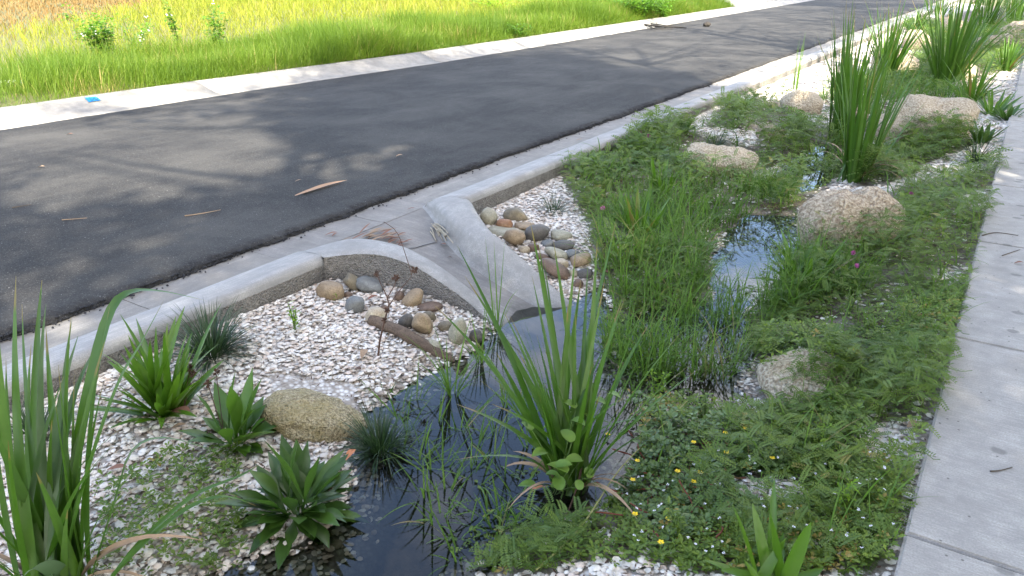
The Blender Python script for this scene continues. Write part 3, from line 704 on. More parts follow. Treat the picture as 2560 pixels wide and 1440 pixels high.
clump('sword_plant', 'sword-leaved clump just behind the dense upright one, against the kerb', 'plant', b3b, 60, (.95, 1.55), (.026, .046), (.02, .24), (.02, .35), MT['sword'], 'grass', .16, 7, .2, parts=False,
    tips=[(2090, 62, 0., .04), (2138, 50, .1, .03), (2050, 110, 0., .1), (2112, 85, .0, .03)], tipw=(.02, .03))
far_clumps = [((2215, 195), 70, (.8, 1.35), .14, 'sword-leaved clump with lit tips beside the tan boulder near the kerb'),
              ((2365, 215), 95, (1.0, 1.75), .2, 'large dark sword-leaved clump in front of the long brown rock'),
              ((2465, 75), 60, (1.2, 2.0), .3, 'tall dark sword-leaved clump at the top right edge'),
              ((2540, 55), 60, (1.0, 1.7), .4, 'brownish-green sword-leaved clump in the top right corner'),
              ((2345, 38), 40, (.6, .9), .5, 'low sword-leaved clump by the kerb at the far end')]
for (px, py), n, L, r, lab in far_clumps:
    p = at(px, py); clump('sword_plant', lab, 'plant', p, n, L, (.028, .05), (.02, .42), (.05, .7), MT['sword'], 'grass', r, 6, .2, parts=False)
p = at(1988, 225); clump('slender_reed', 'slender upright reed tuft on shells beside the kerb', 'reed', p, 16, (.5, .85), (.008, .013), (.0, .08), (.0, .1), MT['sedge'], 'grass', .05, 6, 0, leafname='stalk')

# dead, drooping leaves at the feet of the nearer clumps
for o, nd, L in ((T1, 6, (.3, .5)), (T2, 6, (.2, .4)), (T3, 8, (.4, .7))):
    p0 = np.array(o.location); az = RNG.uniform(0, 6.283, nd)
    V, q, t = blades(p0 + np.stack([np.cos(az) * .05, np.sin(az) * .05, np.full(nd, .0)], -1), RNG.uniform(*L, nd), az, RNG.uniform(.2, .6, nd), RNG.uniform(1.2, 2.2, nd), RNG.uniform(.012, .022, nd), 9, .4, 'grass', RNG.uniform(-.8, .8, nd))
    V[..., 2] = np.maximum(V[..., 2], max(p0[2], ZW) + .004); each('dead_leaf', V, q, t, RNG.random(nd), MT['litter2'], o)

# ------------------------------------------------------------------ rosettes and tufts
clump('strap_plant', 'strap-leaved rosette with a brown dead leaf at its foot, on the near shells', 'plant', at(412, 1030), 52, (.22, .38), (.026, .038), (.15, 1.15), (.1, .6), MT['strap'], 'strap', .05, 8, .3,
    tips=[(300, 785), (340, 795), (375, 850), (390, 815), (410, 830), (440, 790, .1), (462, 765, .1), (555, 755, .2), (270, 900), (250, 880), (545, 860), (560, 900), (480, 830), (350, 870), (430, 870), (325, 880), (460, 890), (395, 870)], tipw=(.028, .042), sag=.08)
clump('rosette_plant', 'broad-leaved rosette between the strap plant and the mossy boulder', 'plant', at(588, 1105), 36, (.13, .23), (.036, .052), (.5, 1.5), (.1, .6), MT['broad'], 'spat', .03, 8, .3,
    tips=[(590, 922), (632, 918), (655, 945), (575, 965), (535, 955), (600, 990), (660, 990), (625, 1000), (490, 985), (550, 1000), (690, 1050), (640, 1020)], tipw=(.04, .056), sag=.06)
R3 = clump('rosette_plant', 'large dark broad-leaved rosette at the water edge', 'plant', at(742, 1268, ZW), 96, (.15, .28), (.036, .052), (.5, 1.75), (.1, .7), MT['darkleaf'], 'spat', .05, 8, .3, up=.7,
    tips=[(660, 1100), (700, 1110), (770, 1100), (745, 1105), (720, 1150), (800, 1140), (868, 1150), (690, 1130), (640, 1160), (880, 1225), (890, 1280), (610, 1220), (590, 1270), (655, 1400), (690, 1420), (790, 1380), (850, 1330), (885, 1300), (740, 1170), (780, 1190)], tipw=(.038, .054), sag=.05)
b4 = at(1930, 1500)
clump('strap_plant', 'wide strap leaves poking up at the bottom edge among white flowers', 'plant', b4, 6, (.2, .35), (.025, .04), (.2, .9), (.1, .4), MT['strap'], 'strap', .06, 8, .25,
    tips=[(1925, 1285), (1905, 1370), (1965, 1345), (2028, 1305), (2080, 1365), (1760, 1400), (1830, 1370), (1800, 1425), (1990, 1400), (2060, 1420), (1860, 1400)], tipw=(.036, .058), sag=.05)
clump('strap_plant', 'light green strap-leaved clump in the grass above the river stones', 'plant', at(1598, 605), 36, (.25, .46), (.026, .036), (.05, .6), (.05, .6), MT['strap'], 'strap', .08, 7, .25, tips=[(1545, 500, .1), (1575, 520), (1655, 510), (1620, 470), (1560, 540)])
clump('strap_plant', 'strap-leaved clump with yellowing leaves in the grass', 'plant', at(1652, 500), 24, (.25, .42), (.026, .036), (.05, .5), (.05, .5), MT['strap'], 'strap', .07, 7, .25, tips=[(1650, 428), (1668, 440), (1625, 450)])
clump('strap_plant', 'drooping strap-leaved clump beside the far pool', 'plant', at(2010, 725), 46, (.22, .40), (.026, .040), (.2, 1.1), (.2, .9), MT['strap'], 'strap', .08, 8, .25, tips=[(2035, 605), (1915, 640), (1895, 700), (2090, 640), (2150, 640), (2000, 620), (1960, 630)])
clump('rosette_plant', 'dark rosette with a pale lilac flower beside the sidewalk', 'plant', at(2452, 358), 34, (.16, .30), (.03, .045), (.3, 1.35), (.1, .6), MT['darkleaf'], 'lance', .06, 7, .25, parts=False)
clump('strap_plant', 'strap-leaved rosette on shells near the sidewalk, beyond the lilac flower', 'plant', at(2482, 288), 36, (.25, .45), (.03, .045), (.2, 1.1), (.1, .6), MT['strap'], 'strap', .08, 7, .25, parts=False)
clump('strap_plant', 'strap-leaved clump behind the two-humped boulder', 'plant', at(2430, 255), 40, (.4, .75), (.025, .04), (.2, .9), (.1, .8), MT['strap'], 'strap', .10, 7, .25, parts=False)
clump('strap_plant', 'sunlit yellow-green strap plant near the right edge', 'plant', at(2515, 178), 44, (.4, .7), (.03, .045), (.1, .9), (.1, .7), MT['strap'], 'strap', .10, 7, .25, parts=False)
clump('strap_plant', 'dark spiky strap plant by the far stretch of kerb', 'plant', at(2288, 78), 40, (.5, .8), (.03, .05), (.2, 1.1), (.1, .6), MT['darkleaf'], 'strap', .1, 6, .25, parts=False)
clump('rosette_plant', 'small broad-leaved plant on shells by the kerb', 'plant', at(1708, 330), 18, (.16, .27), (.035, .05), (.1, .8), (.1, .5), MT['broad'], 'lance', .04, 7, .25)
clump('rosette_plant', 'low rosette behind the lilac-flowered one at the sidewalk', 'plant', at(2518, 300), 26, (.15, .28), (.03, .045), (.4, 1.3), (.1, .5), MT['darkleaf'], 'lance', .05, 6, .25, parts=False)
def mondo(label, px, py, n, L, parts=False, m='mondo', minz=None, wd=(.003, .0055)):
    return clump('mondo_grass_tuft', label, 'grass tuft', at(px, py, minz), n, L, wd, (.1, 1.1), (.5, 1.6), MT[m], 'grass', .05, 7, 0, parts=parts)
mondo('dark mondo grass tuft behind the strap rosette on shells', 530, 890, 380, (.18, .32), wd=(.004, .007))
mondo('dark mondo grass tuft in the shallow water below the mossy boulder', 950, 1125, 300, (.13, .24), minz=ZW, wd=(.004, .006))
mondo('small brownish grass tuft on shells above the river stones', 1385, 530, 130, (.10, .2))
mondo('dark mondo grass tuft behind the foreground sword leaves', 85, 1095, 200, (.12, .2))
mondo('dark mondo grass tuft on shells beside the sidewalk', 2440, 408, 160, (.2, .32), wd=(.006, .01))
mondo('mondo grass tuft behind the long pale boulder', 1790, 372, 120, (.16, .26), wd=(.005, .008))
mondo('green grass tuft on shells by the kerb', 1850, 285, 150, (.25, .4), m='sedge', wd=(.006, .01))

# grasses standing in the water
def watergrass(label, px, py, n, L, lean=(.05, .7), bend=(.2, 1.3), wd=(.005, .010), tips=None, group=None):
    return clump('water_grass', label, 'grass', at(px, py, ZW), n, L, wd, lean, bend, MT['sedge'], 'grass', .03, 8, 0, leafname='blade', tips=tips, group=group)
watergrass('tall bushy grass in the water left of the sword-leaved clump', 1130, 985, 24, (.18, .42), tips=[(1050, 765), (1115, 835), (1085, 870), (1165, 850), (1150, 790), (1205, 880), (1030, 900)])
watergrass('grass leaning over the river stones at the water edge', 1200, 900, 14, (.15, .34))
watergrass('thin seeding grass stalks rising in front of the concrete inlet', 1240, 830, 10, (.15, .35), tips=[(1213, 590, 0, 0), (1235, 600, 0, 0), (1262, 600, 0, 0), (1300, 720, 0, .3), (1180, 800)])
sprigs = [(1000, 1040), (1040, 1000), (965, 1000), (1060, 1115), (1115, 1160), (1075, 1185), (1235, 1085), (1010, 1130), (1235, 1150), (1110, 1290), (1080, 1300), (1250, 1275), (1215, 1290), (1280, 1310), (1150, 1390), (1020, 1075), (1300, 1010), (1180, 1040), (1540, 1010), (1120, 1235), (1205, 1200), (1270, 1180), (1330, 1110), (1170, 1310), (1060, 1240), (1190, 1120), (1290, 1240), (1150, 1080), (1090, 1060), (1260, 1010), (1330, 1040), (1180, 1180), (1240, 1330), (1130, 1340), (1040, 1160), (1300, 1290), (1600, 1090), (1560, 1060), (1580, 1000), (1000, 1000)]
for px, py in sprigs:
    watergrass('thin green grass sprig standing in the shallow water', px + random.uniform(-6, 6), py, random.randint(5, 9), (.10, .24), (.2, 1.1), (.2, 1.2), (.005, .009), group='grass sprigs in the shallow water')

# ------------------------------------------------------------------ mats of small plants (nobody could count these)
SPRIGS = []
MIM = [[(1990, 300), (2100, 320), (2130, 380), (2070, 470), (1990, 440), (1960, 380)], [(1780, 280), (1900, 240), (2010, 270), (1950, 320), (1850, 310)], [(2240, 330), (2440, 345), (2380, 400), (2230, 420)],
       [(1400, 440), (1560, 360), (1680, 330), (1760, 315), (1850, 270), (1950, 285), (2060, 330), (1990, 400), (1900, 430), (1830, 470), (1720, 505), (1560, 560), (1480, 580), (1430, 500)],
       [(2080, 580), (2250, 470), (2510, 415), (2485, 520), (2445, 640), (2405, 760), (2345, 1000), (2180, 1060), (1960, 1100), (1880, 960), (1900, 830), (1960, 760), (2060, 680)],
       [(2150, 380), (2280, 370), (2460, 350), (2420, 390), (2300, 430), (2200, 470), (2130, 470)],
       [(1850, 1050), (2345, 1000), (2270, 1200), (2215, 1440), (1900, 1440), (1700, 1250)],
       [(1180, 1440), (1260, 1340), (1400, 1320), (1480, 1340), (1400, 1440)],
       [(2190, 240), (2480, 190), (2560, 150), (2560, 90), (2450, 110), (2250, 190)],
       [(2000, 440), (2080, 470), (2010, 520), (1870, 510), (1880, 480)]]
MIX = [[(1560, 1050), (1900, 1040), (2060, 1080), (2330, 1050), (2260, 1200), (2215, 1440), (1420, 1440), (1470, 1320), (1545, 1240), (1600, 1150)],
       [(2010, 560), (2500, 440), (2400, 770), (2345, 1000), (1890, 1000), (1900, 830)], [(1180, 1440), (1300, 1330), (1500, 1290), (1500, 1440)]]
SEDGE = [[(1470, 580), (1560, 560), (1720, 510), (1775, 640), (1765, 760), (1880, 800), (1960, 690), (2060, 640), (2080, 700), (1960, 800), (1890, 900), (1800, 985), (1570, 960), (1500, 900), (1535, 760), (1490, 690)],
         [(1700, 450), (1850, 470), (2000, 490), (1990, 555), (1900, 545), (1800, 590), (1760, 640), (1720, 510)],
         [(2040, 250), (2320, 130), (2450, 250), (2300, 330), (2170, 340)], [(2250, 60), (2560, 0), (2560, 90), (2330, 140)], [(2000, 640), (2140, 640), (2170, 740), (1990, 770)],
         [(1420, 400), (1620, 350), (1750, 420), (1700, 520), (1500, 560)]]
GAPS = [[(2290, 425), (2535, 320), (2525, 390), (2400, 435)], [(2395, 495), (2485, 465), (2475, 515), (2420, 525)], [(2490, 280), (2565, 170), (2550, 300)], [(2140, 1075), (2300, 1050), (2270, 1160), (2180, 1175)],
        [(1810, 1200), (2010, 1200), (2010, 1265), (1850, 1265)], [(1400, 1405), (1700, 1410), (1700, 1440), (1400, 1440)], [(1230, 470), (1395, 445), (1440, 540), (1390, 570), (1260, 520)],
        [(1700, 315), (1900, 330), (1880, 372), (1760, 340)], [(2330, 680), (2420, 660), (2390, 720), (2330, 720)], [(2230, 330), (2460, 320), (2500, 260), (2530, 330), (2440, 350)], [(1880, 190), (2060, 130), (2060, 210), (1900, 260)]]
BOULD_OCC = [[(1690, 345), (1760, 345), (1895, 390), (1910, 460), (1800, 490), (1700, 430)], [(2000, 470), (2230, 465), (2245, 550), (2120, 620), (2000, 640)], [(2185, 270), (2430, 250), (2430, 350), (2185, 365)],
             [(1905, 905), (2030, 890), (2050, 960), (1950, 1030), (1905, 1030)], [(1920, 820), (2100, 785), (2110, 830), (1930, 850)], [(1870, 300), (1970, 300), (1970, 365), (1870, 370)]]
def inany(x, y, polys):
    m = np.zeros(np.shape(x), bool)
    for p in polys: m |= inpoly(x, y, p)
    return m
def scatter(dn_, dm, df, x0=-3.08, x1=0.0):
    """random spots on the swale's ground with so many per square metre near (< 4.6 m), halfway (< 9 m) and far: X, Y, Z, pixel x, pixel y, depth"""
    xs, ys_ = [], []
    for den, a, b in ((dn_, .15, 4.6), (dm, 4.6, 9.0), (df, 9.0, 27.0)):
        n = int(den * (x1 - x0) * (b - a)); xs.append(RNG.uniform(x0, x1, n)); ys_.append(RNG.uniform(a, b, n))
    x, y = np.concatenate(xs), np.concatenate(ys_); z = tz(x, y)
    ok = ~inpoly(x, y, IN_OUT); x, y, z = x[ok], y[ok], z[ok]
    px, py, d = proj(np.stack([x, y, z], -1))
    k = (d > .4) & (px > -950) & (px < 2950) & (py < 2100) & (py > -60)
    return x[k], y[k], z[k], px[k], py[k], d[k]

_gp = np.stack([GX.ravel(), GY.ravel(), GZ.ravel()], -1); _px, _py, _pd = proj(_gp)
_plant_shade = ((inany(_px, _py, MIM + MIX + SEDGE) & ~inany(_px, _py, GAPS) & (_pd > .3)).reshape(GX.shape)).astype(float)  # dense plant cover, where the ground's colour has shade painted in
for _ in range(3): _plant_shade[1:-1, 1:-1] = (_plant_shade[1:-1, 1:-1] + _plant_shade[:-2, 1:-1] + _plant_shade[2:, 1:-1] + _plant_shade[1:-1, :-2] + _plant_shade[1:-1, 2:]) / 5
_at = swale.data.attributes.new('plant_shade', 'FLOAT', 'POINT'); _at.data.foreach_set('value', _plant_shade.astype(np.float32).ravel())
def pinnate(ctr, az, tilt, L, pairs, lw, ll, rnd):
    """feathery leaves: pairs of leaflets along a rib; V, quads"""
    N = len(ctr); s = np.linspace(.12, 1, pairs)
    T = np.stack([np.cos(az) * np.cos(tilt), np.sin(az) * np.cos(tilt), np.sin(tilt)], -1); S = np.stack([-np.sin(az), np.cos(az), 0 * az], -1); U = np.cross(T, S)
    roll = RNG.uniform(-.5, .5, N)[:, None]; S, U = S * np.cos(roll) + U * np.sin(roll), U * np.cos(roll) - S * np.sin(roll)
    pts = ctr[:, None] + T[:, None] * (L[:, None] * s[None])[..., None] - U[:, None] * (L[:, None] * .25 * s[None] ** 2)[..., None]
    out = []
    for sg in (1, -1):
        prof = ll * (1 - .45 * np.abs(s - .45) ** 1.2 * 1.4)
        D = S[:, None] * sg * .9 + T[:, None] * .42 + U[:, None] * .12; D = np.broadcast_to(D, pts.shape)
        e = pts + D * (L[:, None] * prof[None])[..., None]; m = pts + D * (L[:, None] * prof[None] * .5)[..., None]; wv = T[:, None] * (L[:, None] * lw * .5)[..., None]
        out.append(np.stack([pts, m + wv, e, m - wv], 2))
    V = np.stack(out, 1).reshape(N, -1, 3)
    return V
def leafmat(name, V, rnd, m, label, cat):
    N, K = V.shape[:2]; q = np.arange(N * K).reshape(-1, 4)
    me = mesh_np(name, V.reshape(-1, 3), q, attrs={'rnd': np.repeat(rnd, K)}, smooth=False)
    return link(name, me, m=m, label=label, cat=cat, kind='stuff')

B8 = at(2005, 960)
def hump(x, y):
    u, v = (x - B8[0]) * RGT[0] + (y - B8[1]) * RGT[1], (x - B8[0]) * FH[0] + (y - B8[1]) * FH[1] - .06
    return B8[2] + .21 * np.sqrt(np.clip(1 - (u / .27) ** 2 - (v / .29) ** 2, 0, 1)) - .3 * (((u / .27) ** 2 + (v / .29) ** 2) > 1)
# feathery mimosa
x, y, z, px, py, d = scatter(3600, 2300, 800, x1=.10)
dn = np.where(inany(px, py, MIM), 1.0, np.where(inany(px, py, SEDGE), .34, 0)) * np.where(inany(px, py, GAPS), .05, 1) * np.where(inany(px, py, BOULD_OCC), .06, 1) * np.where(wsd(x, y) < -.02, .15, 1)
dn *= np.clip(.62 + .55 * wob(x, y, 5.0, 1), .05, 1) * np.where(x > 0, .45 * (wob(x, y, 3, 2) > .0), 1)
k = RNG.random(len(x)) < dn; x, y, z, px, py, d = [a[k] for a in (x, y, z, px, py, d)]
hgt = (.06 + .14 * np.clip(wob(x, y, 2.2, 3) + .6, 0, 1.4)) * np.clip(d / 4, .8, 1.6)
ctr = np.stack([x, y, np.maximum(np.maximum(z, ZW), hump(x, y)) + hgt * RNG.random(len(x)) ** .6 + np.where(x > 0, .06, 0)], -1)
az = RNG.uniform(0, 6.283, len(x)); tilt = RNG.normal(.1, .35, len(x)); rnd = np.clip(.45 + .28 * wob(x, y, 4, 0) + RNG.normal(0, .18, len(x)), 0, 1)
nearm = d < 6.5
L = RNG.uniform(.045, .085, len(x)) * np.where(nearm, 1, 1.15)
if nearm.any(): leafmat('mimosa_mat', pinnate(ctr[nearm], az[nearm], tilt[nearm], L[nearm], 9, .105, .22, rnd[nearm]), rnd[nearm], MT['mimosa'], 'mat of feathery mimosa leaves along the sidewalk', 'ground cover')
f = ~nearm; leafmat('mimosa_mat', pinnate(ctr[f], az[f], tilt[f], L[f] * 1.3, 5, .19, .24, rnd[f]), rnd[f], MT['mimosa'], 'farther feathery mimosa mat between the boulders', 'ground cover')
print('mimosa', len(x), nearm.sum())

# creeping weeds with small oval leaves, in whorls on short stems
def whorls(ctr, R0, nl, lw, rnd, up=.35):
    N = len(ctr); out = []
    for kf in range(nl):
        a = RNG.uniform(0, 6.283, N) if kf == 0 else a + 6.283 / nl + RNG.normal(0, .35, N)
        l = R0 * RNG.uniform(.7, 1.2, N); ti = RNG.normal(up, .3, N)
        T = np.stack([np.cos(a) * np.cos(ti), np.sin(a) * np.cos(ti), np.sin(ti)], -1); S = np.stack([-np.sin(a), np.cos(a), 0 * a], -1)
        b = ctr + T * (l * .12)[:, None] + np.stack([0 * a, 0 * a, RNG.uniform(-.3, .1, N) * R0], -1); e = b + T * l[:, None]; e[:, 2] -= l * .15
        m = b + T * (l * .6)[:, None]
        out.append(np.stack([b, m + S * (l * lw)[:, None], e, m - S * (l * lw)[:, None]], 1))
    return np.stack(out, 1).reshape(N, -1, 3)
x, y, z, px, py, d = scatter(5600, 2000, 500, x1=.06)
base_d = np.where(inany(px, py, MIX), 1.0, 0) + np.where(inany(px, py, SEDGE), .26, 0) + np.where(inany(px, py, MIM), .4, 0) + np.where(inpoly(px, py, [(230, 1440), (260, 1260), (420, 1150), (600, 1130), (620, 1440)]), .6, 0)
dn = np.clip(base_d, 0, 1) * np.where(inany(px, py, GAPS), .06, 1) * np.where(inany(px, py, BOULD_OCC), .25, 1) * np.where(wsd(x, y) < -.03, .10, 1)
dn *= np.clip(.6 + .6 * wob(x, y, 4.0, 4), .04, 1) * np.where(x > 0, .25 * (wob(x, y, 3, 2) > .1), 1)
k = RNG.random(len(x)) < dn; x, y, z, px, py, d = [a[k] for a in (x, y, z, px, py, d)]
ctr = np.stack([x, y, np.maximum(np.maximum(z, ZW), hump(x, y)) + .015 + (.03 + .07 * np.clip(wob(x, y, 2.6, 5) + .5, 0, 1.4)) * RNG.random(len(x)) + np.where(x > 0, .05, 0)], -1)
rnd = np.clip(.5 + .3 * wob(x, y, 5, 0) + RNG.normal(0, .2, len(x)), 0, 1)
pur = inpoly(px, py, [(1540, 1060), (1780, 1080), (1960, 1160), (1900, 1300), (1640, 1380), (1540, 1260)]) & (RNG.random(len(x)) < .75)
Vw = whorls(ctr[~pur], RNG.uniform(.016, .030, (~pur).sum()), 5, .24, rnd[~pur]); leafmat('creeping_weed_mat', Vw, rnd[~pur], MT['weed'], 'mat of small oval-leaved creeping weeds on the shells', 'ground cover')
Vw = whorls(ctr[pur], RNG.uniform(.018, .030, pur.sum()), 6, .33, rnd[pur], .5); leafmat('purslane_mat', Vw, rnd[pur], MT['purslane'], 'mat of grey-green purslane leaves with yellow flowers', 'ground cover')
print('weeds', len(x), pur.sum())
wx_, wy_, wz_ = ctr[:, 0], ctr[:, 1], ctr[:, 2]
# their runners
parts = []
for i in RNG.choice(len(x), 700, replace=False):
    a = random.uniform(0, 6.28); l = random.uniform(.06, .2); p0 = ctr[i]; s_ = np.linspace(0, 1, 5)[:, None]
    pts = p0 + s_ * l * np.array([math.cos(a), math.sin(a), 0]) + np.array([0, 0, -.02]) + np.sin(s_ * 6) * np.array([-math.sin(a), math.cos(a), .3]) * .012
    parts.append(tube_np(pts, .0016, 3))
V, Q = join(parts); link('creeping_runners', mesh_np('creeping_runners', V, Q), m=MT['stem'], label='thin green runners threading through the creeping weeds', cat='runners', kind='stuff')
parts = []
for i in range(46):
    p0 = at(random.uniform(1570, 1850), random.uniform(1090, 1340)) + np.array([0, 0, .03]); a = random.uniform(0, 6.28); l = random.uniform(.05, .14); s_ = np.linspace(0, 1, 6)[:, None]
    pts = p0 + s_ * l * np.array([math.cos(a), math.sin(a), .25]) + np.sin(s_ * 5 + i) * np.array([-math.sin(a), math.cos(a), .6]) * .012
    parts.append(tube_np(pts, .0028, 5))
V, Q = join(parts); link('purslane_stems', mesh_np('purslane_stems', V, Q), m=MT['redstem'], label='red fleshy stems under the purslane leaves', cat='stems', kind='stuff')

# taller leafy sprigs standing out of the mats
for (px, py, h) in [(1785, 470, .3), (2200, 640, .2), (2300, 560, .22), (2120, 790, .18), (2260, 830, .2), (1760, 1070, .16), (2050, 1150, .16), (1500, 610, .22), (2350, 700, .2), (1560, 450, .25), (2180, 1000, .17), (1640, 1010, .18), (2420, 460, .25), (2100, 1290, .15), (1700, 1360, .15)]:
    spr = random.choice(['weed', 'lime', 'weed']); p = at(px, py, ZW); SPRIGS.append((p, h, spr))
# sedge grass
x, y, z, px, py, d = scatter(4200, 2600, 800)
dn = np.where(inany(px, py, SEDGE[:5]), .75, np.where(inpoly(px, py, SEDGE[5]), .22, 0)) + np.where(inany(px, py, MIM), .06, 0) + np.where(inany(px, py, MIX), .03, 0)
dn = np.clip(dn, 0, 1) * np.where(inany(px, py, BOULD_OCC), .2, 1) * np.where(inany(px, py, GAPS), .05, 1)
dn *= np.where(inpoly(px, py, [(1770, 640), (1900, 560), (2000, 570), (1990, 640), (1880, 720), (1790, 740)]), .06, 1) * np.clip(.45 + .9 * wob(x, y, 6, 2), .03, 1)
k = RNG.random(len(x)) < dn; x, y, z, px, py, d = [a[k] for a in (x, y, z, px, py, d)]
n = len(x); main = inpoly(px, py, SEDGE[0]); L = np.where(main, RNG.uniform(.15, .44, n), RNG.uniform(.12, .32, n))
V, q, t = blades(np.stack([x, y, np.maximum(z, ZW - .02)], -1), L, RNG.uniform(0, 6.283, n), RNG.uniform(.02, .6, n), RNG.uniform(.2, 1.7, n), RNG.uniform(.0035, .0085, n) * np.clip(d / 4.5, .9, 2.2), 6, 0, 'grass', RNG.uniform(-.8, .8, n))
joined('sedge_grass', V, q, t, np.clip(.5 + .25 * wob(x, y, 4, 3) + RNG.normal(0, .22, n), 0, 1), MT['sedge'], label='thick fine green sedge grass around the pools', cat='grass', kind='stuff')
print('sedge', n)
# pond weed leaves floating and creeping at the pool
x, y, z, px, py, d = scatter(1500, 1500, 200)
k = (np.abs(wsd(x, y) + .12) < .22) & (inany(px, py, [[(1740, 540), (2020, 520), (2020, 660), (1850, 800), (1750, 760)], [(1830, 350), (2140, 350), (2140, 500), (1830, 510)], [(1500, 860), (1950, 860), (1900, 1080), (1560, 1080)], [(1060, 1260), (1340, 1220), (1420, 1320), (1200, 1440), (1080, 1440)]])) & (RNG.random(len(x)) < .30 * np.clip(.5 + wob(x, y, 7, 1), 0, 1))
x, y = x[k], y[k]; ctr = np.stack([x, y, np.maximum(tz(x, y), ZW) + .004 + .02 * RNG.random(len(x))], -1)
leafmat('pond_weed', whorls(ctr, RNG.uniform(.014, .026, len(x)), 4, .3, None, .1), RNG.random(len(x)), MT['mimosa'], 'small leaves creeping over the pool surface', 'pond weed')

# ------------------------------------------------------------------ far verge and field
def field_pts(n, x0, x1, y0, y1):
    x = RNG.uniform(x0, x1, n); y = RNG.uniform(y0, y1, n); x = x + far_x(y)
    px, py, d = proj(np.stack([x, y, np.full(n, .3)], -1)); k = (px > -300) & (px < 2300) & (py > -130) & (d > 1)
    return x[k], y[k], d[k], px[k], py[k]
def dryness(x, y): return np.clip((-x - 13.6) * .42 - (y - 4.4) * .40 + .25 * wob(x, y, .9, 2), -1, 1)
def fieldz(x, y): return .10 + 0 * x
x, y, d, px, py = field_pts(135000, -11.8, -9.24, 1.5, 31)
u = (-9.24 - (x - far_x(y)))                                             # distance behind the kerb
k = (RNG.random(len(x)) < np.clip(.75 + .4 * wob(x, y, 1.6, 1), .15, 1)) & ~((y > 29.2) & (y < 38.6)); x, y, d, u = x[k], y[k], d[k], u[k]; n = len(x)
Lh = 1.25 * np.clip(.20 + .17 * wob(x, y, 1.3, 0) + .22, .16, .58) * np.clip((y - 3.0) / 3.2, .38, 1) * np.clip(.35 + u * 1.6, .35, 1) * RNG.uniform(.6, 1.15, n)
V, q, t = blades(np.stack([x, y, np.full(n, .085)], -1), Lh, RNG.uniform(0, 6.283, n) * .0 + np.where(RNG.random(n) < np.clip(.5 - u, .0, .6), RNG.normal(0, .7, n), RNG.uniform(0, 6.283, n)), RNG.uniform(.02, .4, n), RNG.uniform(.1, 1.1, n), RNG.uniform(.004, .008, n) * np.clip(d / 9, .9, 2.0), 4, 0, 'grass', RNG.uniform(-.8, .8, n))
joined('verge_grass', V, q, t, np.clip(.45 + .3 * wob(x, y, 2, 3) + RNG.normal(0, .2, n), 0, 1), MT['verge'], label='tall green grass along the far kerb', cat='grass', kind='stuff'); print('verge', n)
x, y, d, px, py = field_pts(95000, -42, -10.8, 2, 45)
k = ~((y > 29.0) & (y < 39.2)); x, y, d = x[k], y[k], d[k]
dr = dryness(x, y); isdry = RNG.random(len(x)) < np.clip(dr + .1, 0, 1); n = len(x)
Lh = np.where(isdry, RNG.uniform(.10, .26, n), RNG.uniform(.2, .48, n) * (1 + .3 * wob(x, y, 1, 1)))
V, q, t = blades(np.stack([x, y, np.full(n, .08)], -1), Lh, RNG.uniform(0, 6.283, n), RNG.uniform(.05, .6, n), RNG.uniform(.1, 1.2, n), RNG.uniform(.006, .011, n) * np.clip(d / 11, .9, 2.6), 3, 0, 'grass', RNG.uniform(-.8, .8, n))
rn = np.clip(.45 + .3 * wob(x, y, 1.5, 3) + RNG.normal(0, .22, n), 0, 1)
joined('field_grass', V[~isdry], q, t, rn[~isdry], MT['field'], label='sunlit yellow-green grass of the field beyond the verge', cat='grass', kind='stuff')
joined('dry_field_grass', V[isdry], q, t, rn[isdry], MT['dry'], label='short brown dry grass at the top left of the field', cat='grass', kind='stuff'); print('field', n)
# grass straggling over the far kerb
n = 1000; y = RNG.uniform(4, 29, n); x = -9.26 + far_x(y)
V, q, t = blades(np.stack([x, y, np.full(n, .12)], -1), RNG.uniform(.15, .4, n), RNG.normal(0, .8, n), RNG.uniform(.7, 1.2, n), RNG.uniform(.5, 1.0, n), .006, 5, 0, 'grass')
joined('straggling_grass', V, q, t, RNG.random(n), MT['verge'], label='grass blades hanging over the far kerb', cat='grass', kind='stuff')

def leafy(name, label, cat, base, h, r, n, m, lsize, stems=5, lw=.26, flowers=0):
    """a leafy weed or shrub: stems with leaves up their length"""
    base = np.array(base, float); o = thing(name, label, cat, base); sp = []; pts = []
    for i in range(stems):
        a = random.uniform(0, 6.28); tip = np.array([math.cos(a), math.sin(a), 0]) * r * random.uniform(.3, 1) + np.array([0, 0, h * random.uniform(.65, 1)])
        c = bez(np.zeros(3), np.array([tip[0] * .25, tip[1] * .25, tip[2] * .6]), tip, 7); sp.append(tube_np(c, np.linspace(.006, .002, 7) * max(1, h * 1.2), 4))
        k = n // stems; s_ = RNG.uniform(.2, 1, k); pp = np.stack([np.interp(s_, np.linspace(0, 1, 7), c[:, j]) for j in range(3)], -1); pts.append(pp + RNG.normal(0, r * .10, (k, 3)))
    V, Q = join(sp); link('stem', mesh_np('stem', V, Q), o, MT['stem'])
    pts = np.concatenate(pts); rnd = RNG.random(len(pts)); Vw = whorls(pts, RNG.uniform(.7, 1.2, len(pts)) * lsize, 3, lw, rnd, .2)
    me = mesh_np('foliage', Vw.reshape(-1, 3), np.arange(Vw.size // 3).reshape(-1, 4), attrs={'rnd': np.repeat(rnd, Vw.shape[1])}, smooth=False); link('foliage', me, o, m)
    for i in range(flowers):
        p = pts[random.randrange(len(pts))] * np.array([1, 1, 1.05]); V, F = bits(3, p + RNG.normal(0, .02, (3, 3)), np.full(3, .016)); link('flower', mesh_np('flower', V, tris=F), o, MT['white'])
    return o
for p, h, spr in SPRIGS:
    o = leafy('leafy_sprig', 'thin upright leafy sprig standing out of the ground cover', 'weed', p, h, h * .35, 26, MT[spr], .026, 3, .2); tag(o, group='leafy sprigs in the ground cover')
